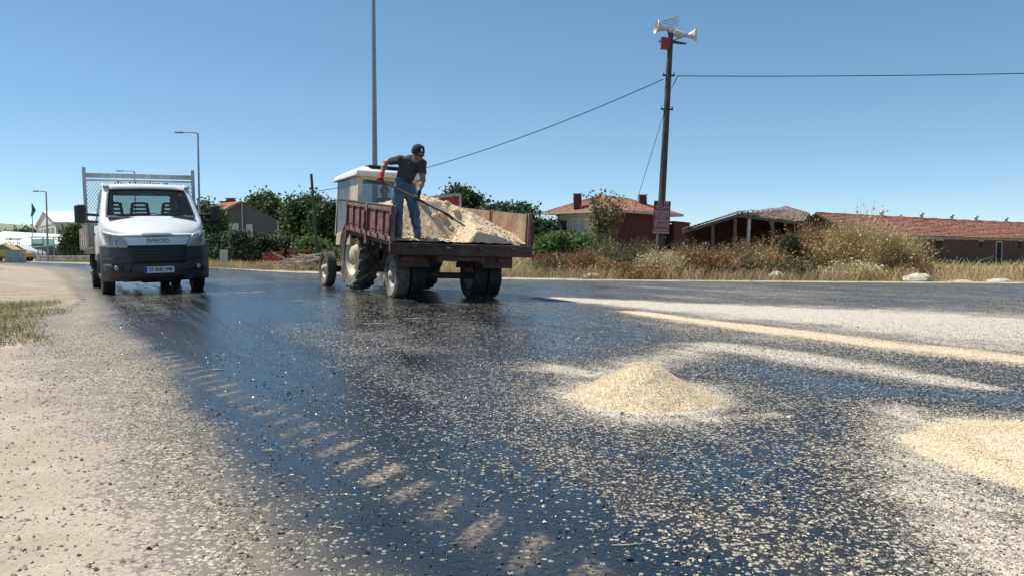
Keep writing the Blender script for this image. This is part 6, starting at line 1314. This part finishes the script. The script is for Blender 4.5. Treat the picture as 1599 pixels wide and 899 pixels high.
def tree(label, base, blobs, n, leaf, kind='mid', clump=.28, name='tree', cat='tree', group='trees behind the road', trunk_r=.16, limbs=7, hollow=.5):
    base = Vector(base); base.z = ngz(base.x, base.y); o = thing(name, label, cat, base, group=group)
    P, D = crown_points(blobs, n, clump, hollow); P[:, 2] = np.maximum(P[:, 2], .12); V, Fq = leaf_cards(P, leaf, outward=D); npmesh('crown', V, Fq, LEAF[kind], o)
    cz = np.mean([b[0][2] for b in blobs]); mb = MB(); mb.tube([(0, 0, -.15), (.06, .03, cz * .35), (-.04, 0, cz * .8)], [trunk_r, trunk_r * .8, trunk_r * .5], 8)
    for k in range(limbs):
        b = blobs[k % len(blobs)]; e = Vector(b[0]) + Vector([random.uniform(-.7, .7) * b[1][j] for j in range(3)]); s_ = Vector((0, 0, cz * random.uniform(.3, .75))); m_ = s_.lerp(e, .5) + Vector((0, 0, .15 * abs(e.x)))
        mb.tube([s_, m_, e], [trunk_r * .42, trunk_r * .28, trunk_r * .1], 6)
    mb.build('trunk', M_BARK, o, smooth=True); return o
def T(label, px0, px1, ytop, ybot, Y, n, leaf, kind='mid', clump=.3, lumps=7, seed=0, **kw):
    """tree or shrub filling a photo rectangle at distance Y"""
    n = int(n * 1.9); leaf *= .58; clump *= .85
    rs = random.Random(seed + px0); a, b = at(px0, ybot, Y), at(px1, ytop, Y); w, top = (b.x - a.x), b.z; zb = max(a.z, .1); hgt = top - zb; bl = []
    for k in range(lumps):
        x = (k + .5) / lumps - .5 + rs.uniform(-.06, .06); e = math.sqrt(max(.15, 1 - (2 * x) ** 2)); rz = hgt * .30 * rs.uniform(.8, 1.15); z = zb + rs.uniform(.3, .55) * hgt * e + .05 * hgt
        bl.append(((x * w * .86, rs.uniform(-.22, .22) * w, z), (w / lumps * 1.05, w * .24, rz)))
        if k % 2 == 0: bl.append(((x * w * .7, rs.uniform(-.15, .15) * w, zb + hgt * (.58 + .18 * e + rs.uniform(-.05, .05)) ), (w / lumps * .95, w * .2, hgt * .2)))
    return tree(label, ((a.x + b.x) / 2, Y, 0), bl, n, leaf, kind, clump, **kw)
T('broad dark green tree behind the grey house gable', 380, 452, 302, 392, 78, 6500, .42, 'mid', .5, 6)
T('dense tree with pale tips behind the thin wooden pole', 450, 516, 306, 396, 62, 8000, .34, 'mid', .42, 7, seed=2)
T('dark tree between the wooden pole and the tractor cab', 488, 546, 318, 398, 54, 6000, .30, 'dark', .36, 6, seed=3)
T('green tree standing right behind the truck mirror', 306, 346, 312, 400, 58, 4500, .30, 'mid', .34, 5, seed=4)
T('dark round shrub below the grey house left window', 318, 366, 372, 414, 47, 3600, .22, 'dark', .26, 5, seed=5, name='shrub', cat='shrub', group='shrubs before the grey house', trunk_r=.07)
T('grey-green conifer-like shrub in front of the grey house wall', 362, 394, 362, 412, 45, 2600, .2, 'blue', .22, 4, seed=6, name='shrub', cat='shrub', group='shrubs before the grey house', trunk_r=.07)
T('low green shrub at the middle of the grey house front', 392, 424, 368, 412, 46, 2600, .22, 'dark', .24, 4, seed=7, name='shrub', cat='shrub', group='shrubs before the grey house', trunk_r=.07)
T('low dusty shrub right of the grey house corner', 420, 470, 372, 412, 47, 3200, .22, 'blue', .26, 5, seed=8, name='shrub', cat='shrub', group='shrubs before the grey house', trunk_r=.07)
T('bright green shrub just left of the tractor front wheel', 462, 530, 376, 412, 42, 3200, .2, 'bright', .24, 6, seed=9, name='shrub', cat='shrub', group='shrubs before the grey house', trunk_r=.07)
T('tall dark tree behind the sand load and red sign', 684, 762, 290, 396, 54, 7000, .30, 'dark', .36, 7, seed=10)
T('wide dark tree rising above the trailer right side board', 742, 846, 317, 400, 50, 9000, .28, 'dark', .36, 8, seed=11)
T('small tree between the trailer and the house', 826, 876, 345, 396, 62, 3000, .30, 'dark', .34, 5, seed=12)
T('dark tree hidden behind the tractor and the sand load', 590, 700, 326, 400, 58, 5000, .34, 'dark', .4, 6, seed=16)
T('bright green hedge right of the trailer before the house', 826, 950, 368, 404, 41, 5200, .19, 'bright', .22, 9, seed=13, name='hedge', cat='hedge', group=None, trunk_r=.06)
T('small dark conifer among the dry weeds before the barn', 1222, 1252, 368, 424, 27.5, 2600, .085, 'blue', .10, 4, seed=14, name='shrub', cat='shrub', group=None, trunk_r=.04)
T('green creeping bush at the foot of the barn wall', 1440, 1510, 402, 424, 53, 2200, .2, 'dark', .2, 6, seed=15, name='shrub', cat='shrub', group=None, trunk_r=.05)
T('slender green tree at the corner of the white hall', 106, 127, 347, 402, 72, 3600, .30, 'mid', .34, 3, seed=17)
T('dark bush in front of the low white-roofed shop', 2, 26, 384, 402, 84, 1500, .3, 'dark', .3, 3, seed=18, name='shrub', cat='shrub', group=None, trunk_r=.06)
for i, (a_, b_, y_) in enumerate(((2, 22, 366), (18, 36, 363), (32, 48, 362), (44, 62, 364), (-30, 6, 368))): T('dark tree at the foot of the far hill, %s' % ('behind the shop roof left end', 'left of the roof units', 'above the roof units', 'next to the white hall gable', 'at the left picture edge')[i], a_, b_, y_, 388, 260, 900, 1.2, 'dark', 1.3, 3, seed=30 + i, group='trees at the foot of the hill', trunk_r=.4)
# sparse sapling in front of the house
sap = thing('sapling', 'thin bare-branched sapling with sparse leaves before the red-roofed house', 'tree', Vector((at(946, 0, 33).x, 33, 0))); mb = MB(); tips = []
for k in range(9):
    tgt = at(random.uniform(925, 976), random.uniform(290, 345), 33 + random.uniform(-.5, .5)) - sap.location; m_ = tgt * .5 + Vector((random.uniform(-.25, .1), 0, .1)); mb.tube([(random.uniform(-.1, .1), 0, -.05), m_, tgt], [.035, .02, .006], 5); tips += [m_.lerp(tgt, q_) for q_ in np.linspace(.15, 1, 9)]
mb.build('stem', M_BARK, sap); P = np.concatenate([np.array(t_)[None] + RNG.normal(size=(20, 3)) * .16 for t_ in tips]); V, Fq = leaf_cards(P, .085); npmesh('crown', V, Fq, LEAF['olive'], sap)

# ---- dry weeds on the verge
def ribbon(B, Tp, w, bend):
    """thin two-segment blades from B to Tp"""
    n = len(B); d = Tp - B; side = np.stack([-d[:, 1] + .3 * RNG.normal(size=n) * d[:, 2], d[:, 0] + .3 * RNG.normal(size=n) * d[:, 2], 0 * d[:, 0]], 1); side += RNG.normal(size=(n, 3)) * .2 * np.array([1, 1, 0]); side /= np.linalg.norm(side, axis=1)[:, None] + 1e-9
    M_ = B + d * .55 + np.array([0, 0, 1]) * (bend * np.hypot(d[:, 0], d[:, 1]))[:, None]; w = w[:, None]
    V = np.stack([B - side * w, B + side * w, M_ + side * w * .8, M_ - side * w * .8, Tp + side * w * .25, Tp - side * w * .25], 1).reshape(-1, 3); o = np.arange(n)[:, None] * 6
    return V, np.concatenate([o + np.array([[0, 1, 2, 3]]), o + np.array([[3, 2, 4, 5]])]).astype(np.int32)
def weed(label, px0, px1, ytop, Y, kind, n=900, heads=1500, lsz=.05, dep=1.2, name='dry_weed', green=None, lean=.35):
    n = int(n * 1.5); heads = int(heads * 1.6)
    a, b = at(px0, ytop, Y), at(px1, ytop, Y); w = b.x - a.x; h = max(.25, b.z - ngz((a.x + b.x) / 2, Y)); cx_ = (a.x + b.x) / 2
    o = thing(name, label, 'weed', Vector((cx_, Y, ngz(cx_, Y))), group='dry weeds along the far verge')
    B = np.stack([RNG.uniform(-.42, .42, n) * w, RNG.uniform(-.45, .45, n) * dep, np.full(n, -.03)], 1); e = np.sqrt(np.clip(1 - (B[:, 0] / (w * .55)) ** 2, .12, 1)) * (.55 + .9 * vnoise(B[:, 0] * 2.1 + px0, B[:, 1] * 2 + 5))
    Tp = B + np.stack([RNG.normal(size=n) * lean * h, RNG.normal(size=n) * lean * h * .8, h * e * (.45 + .6 * RNG.random(n))], 1)
    V, Fq = ribbon(B, Tp, .0035 + .006 * RNG.random(n) * (Y / 25), .2); npmesh('stems', V, Fq, LEAF[kind], o)
    k = RNG.integers(0, n, heads); t_ = (.45 + .55 * RNG.random(heads))[:, None]; P = B[k] * (1 - t_) + Tp[k] * t_ + RNG.normal(size=(heads, 3)) * .05
    V, Fq = leaf_cards(P, lsz, 1.7); npmesh('seed_heads', V, Fq, LEAF[kind if not green else green], o); return o
W = [('straw-coloured weeds at the left end of the verge by the hedge', 832, 905, 400, 27.0, 'olive', 900, 1500), ('rusty thicket left of the leaning pole', 880, 960, 394, 26.5, 'rust', 1300, 2200), ('grey-green weeds under the sapling', 915, 985, 386, 29.0, 'olive', 1300, 2600),
     ('tall dark weeds before the maroon wall', 975, 1030, 378, 28.5, 'olive', 900, 1500), ('pale straw clump at the foot of the leaning pole', 1000, 1060, 398, 25.0, 'pale', 1100, 1800), ('yellow straw clump right of the leaning pole', 1050, 1105, 388, 25.5, 'straw', 1200, 2000),
     ('brown thistles before the open shed', 1078, 1140, 380, 24.8, 'rust', 1000, 1600), ('low olive weeds between the thistles and conifer', 1130, 1190, 396, 26.5, 'olive', 1000, 1600), ('reddish dry bush before the shed interior', 1150, 1215, 372, 29.0, 'rust', 1100, 2200),
     ('straw bush left of the small conifer', 1185, 1235, 374, 28.0, 'straw', 1000, 1800), ('tall rusty bush in front of the barn gable', 1238, 1320, 352, 28.0, 'rust', 2200, 4500), ('large tawny bush covering the barn corner', 1290, 1370, 346, 27.0, 'straw', 3000, 6500),
     ('tangled tawny bush right of the barn corner', 1345, 1425, 366, 26.0, 'straw', 2400, 5000), ('low brown weeds at the right foot of the tawny bush', 1400, 1450, 402, 25.0, 'rust', 800, 1200), ('green-tinted weeds at the foot of the conifer', 1190, 1290, 408, 24.6, 'olive', 1300, 2000),
     ('golden grass tuft before the tawny bush', 1280, 1380, 412, 23.6, 'pale', 1300, 1500), ('dry brush pile beside the verge under the pole', 960, 1040, 412, 23.9, 'rust', 1100, 1400)]
for l_, a_, b_, y_, Y_, k_, n_, h_ in W: weed(l_, a_, b_, y_, Y_, k_, n_, h_)
# dry grass covering the verge and the field beyond
def grass(name, label, n, sampler, hgt, w, m, kind='stuff', lean=.5):
    x, y = sampler(n); z = ground_z(x, y); n = len(x); h = hgt * (.4 + .9 * RNG.random(n)) * (.4 + 1.2 * fbm(x * .8, y * .8)); B = np.stack([x, y, z - .02], 1); Tp = B + np.stack([RNG.normal(size=n) * lean * h, RNG.normal(size=n) * lean * h, h], 1)
    V, Fq = ribbon(B, Tp, w * (.6 + .8 * RNG.random(n)), .15); o = npmesh(name, V, Fq, m); return tag(o, label, 'grass', kind=kind)
def verge(n, lo=.55, hi=5.5, x0=-30, x1=34):
    x = RNG.uniform(x0, x1, n); y = np.interp(x, [-37, -14.6, -10.2, -5, -1, 2, 7, 14, 70], [60, 37.7, 32.6, 27.6, 24.4, 22.9, 21.8, 20.7, 13]) + lo + (hi - lo) * RNG.random(n) ** 1.3; k = fbm(x * .5 + 2, y * .5) > .38; return x[k], y[k]
grass('dry_grass', 'dry straw grass along the far verge of the road', 30000, lambda n: verge(n), .34, .006, LEAF['straw'])
grass('green_grass', 'thin green grass mixed in the far verge', 9000, lambda n: verge(n, .5, 4.0, -24, 12), .26, .006, LEAF['olive'])
def fieldp(n): x = RNG.uniform(-30, 62, n); y = np.interp(x, [-37, -14.6, -1, 14, 70], [62, 39.7, 26.4, 24.7, 24]) + 5 + 24 * RNG.random(n); return x, y
grass('field_grass', 'tall dry field grass between the verge and the buildings', 34000, fieldp, .5, .012, LEAF['straw'])
def patch_(n):
    x = RNG.uniform(-14, -4.0, n); y = RNG.uniform(6.4, 14.0, n); e = (fbm(x * 1.1, y * 1.1 + 4) - .5) * 1.4; k = (x < -4.35 - .56 * (y - 7.1) + .5 * e) & (y > 6.9 + .5 * e) & (y < 13.0 + e) & (RNG.random(n) < .25 + 1.3 * fbm(x * 4, y * 4 + 3) * smooth(0, 1.0, -4.35 - .56 * (y - 7.1) + .5 * e - x + .25)); return x[k], y[k]
grass('verge_grass', 'patch of short green grass on the dirt at the left edge', 80000, patch_, .075, .0035, mat('dusty_grass_blade', (.25, .235, .085), .7, var=.3, scale=1.5, island=.35, trans=.25), lean=.7)
def sparse(n): x = RNG.uniform(-30, -8, n); y = RNG.uniform(9, 52, n); k = (side_of(x, y, LEFT_TAR) < -2.2) & (fbm(x * .4 + 7, y * .4) > .60); return x[k], y[k]
grass('sparse_grass', 'sparse dry grass tufts on the dirt lot at the left', 9000, sparse, .10, .005, LEAF['olive'], lean=.7)
# ---- stones and boards lying on the verge
def boulder(label, px_, py_, Y, w, h, seed):
    rs = random.Random(seed); mb = MB(); n = 12; mb.lathe([(.001, -1)] + [(math.sin(PI * k / 6), -math.cos(PI * k / 6)) for k in range(1, 6)] + [(.001, 1)], n)
    mb.v = [(x * w / 2 * rs.uniform(.8, 1.15), z * w / 2.4 * rs.uniform(.8, 1.15), y * h * rs.uniform(.75, 1.1)) for x, y, z in mb.v]; c = at(px_, py_, Y); o = mb.build('boulder', mat('pale_boulder', (.56, .50, .40), .95, var=.2, scale=5, dirt=(.38, .31, .22), dirt_amt=.6, bump=.5), bevel=.03, smooth=True); o.location = (c.x, Y, ngz(c.x, Y) + h * .3); return tag(o, label, 'boulder', 'pale boulders on the verge')
boulder('large pale boulder on the verge before the barn wall', 1434, 438, 21.8, .85, .20, 1); boulder('pale boulder in the weeds right of the fallen plank', 1212, 436, 23.6, .5, .2, 2); boulder('low pale rubble lump at the right end of the verge', 1560, 441, 21.4, .75, .09, 3)
boulder('small pale rubble lump between boulder and right edge', 1500, 441, 21.6, .7, .06, 4); boulder('pale rock caught in the tawny bush', 1372, 410, 25.2, .3, .3, 5); boulder('pale rubble at the foot of the leaning pole', 925, 434, 24.2, .6, .16, 6)
pl_ = MB(); pl_.beam(at(1135, 416, 24.8), at(1192, 441, 23.0), .25, .09); o = pl_.build('fallen_plank', mat('charred_timber', (.03, .026, .022), .9, var=.4), bevel=.01); tag(o, 'dark charred plank slanting in the weeds before the shed', 'plank')
# pale dirt shoulder along the far edge of the road
sh = MB(); pts = [Vector((x, y, 0)) for x, y in ROAD[11:22]]; fine = []
for a_, b_ in zip(pts[:-1], pts[1:]):
    m_ = max(2, int((b_ - a_).length / .35)); fine += [a_.lerp(b_, k / m_) for k in range(m_)]
def off_(p, d, k): return p + d * (1 + .45 * (fbm(np.array(p.x * .6 + k), np.array(p.y * .6)) - .5))
vs_ = []; 
for k, p in enumerate(fine):
    d = (fine[min(k + 1, len(fine) - 1)] - fine[max(k - 1, 0)]).normalized(); nn = Vector((-d.y, d.x, 0)); wd = (.9 if p.x < 2 else .16) + .35 * float(fbm(np.array(p.x * .3), np.array(p.y * .3 + 9)))
    i0 = -.12 + .25 * float(fbm(np.array(p.x * 1.7), np.array(p.y * 1.7))) ; vs_ += [p - nn * i0 + Vector((0, 0, .0065)), p + nn * .12 + Vector((0, 0, .035)), p + nn * wd + Vector((0, 0, .03)), p + nn * (wd + .3) + Vector((0, 0, -.08))]
sh.add(vs_, [(4 * k + j, 4 * k + j + 1, 4 * k + j + 5, 4 * k + j + 4) for k in range(len(fine) - 1) for j in range(3)])
o = sh.build('dirt_shoulder', mat('pale_shoulder_dirt', (.40, .335, .25), .95, var=.3, scale=2, bump=.8, bscale=20), smooth=True); tag(o, kind='structure')
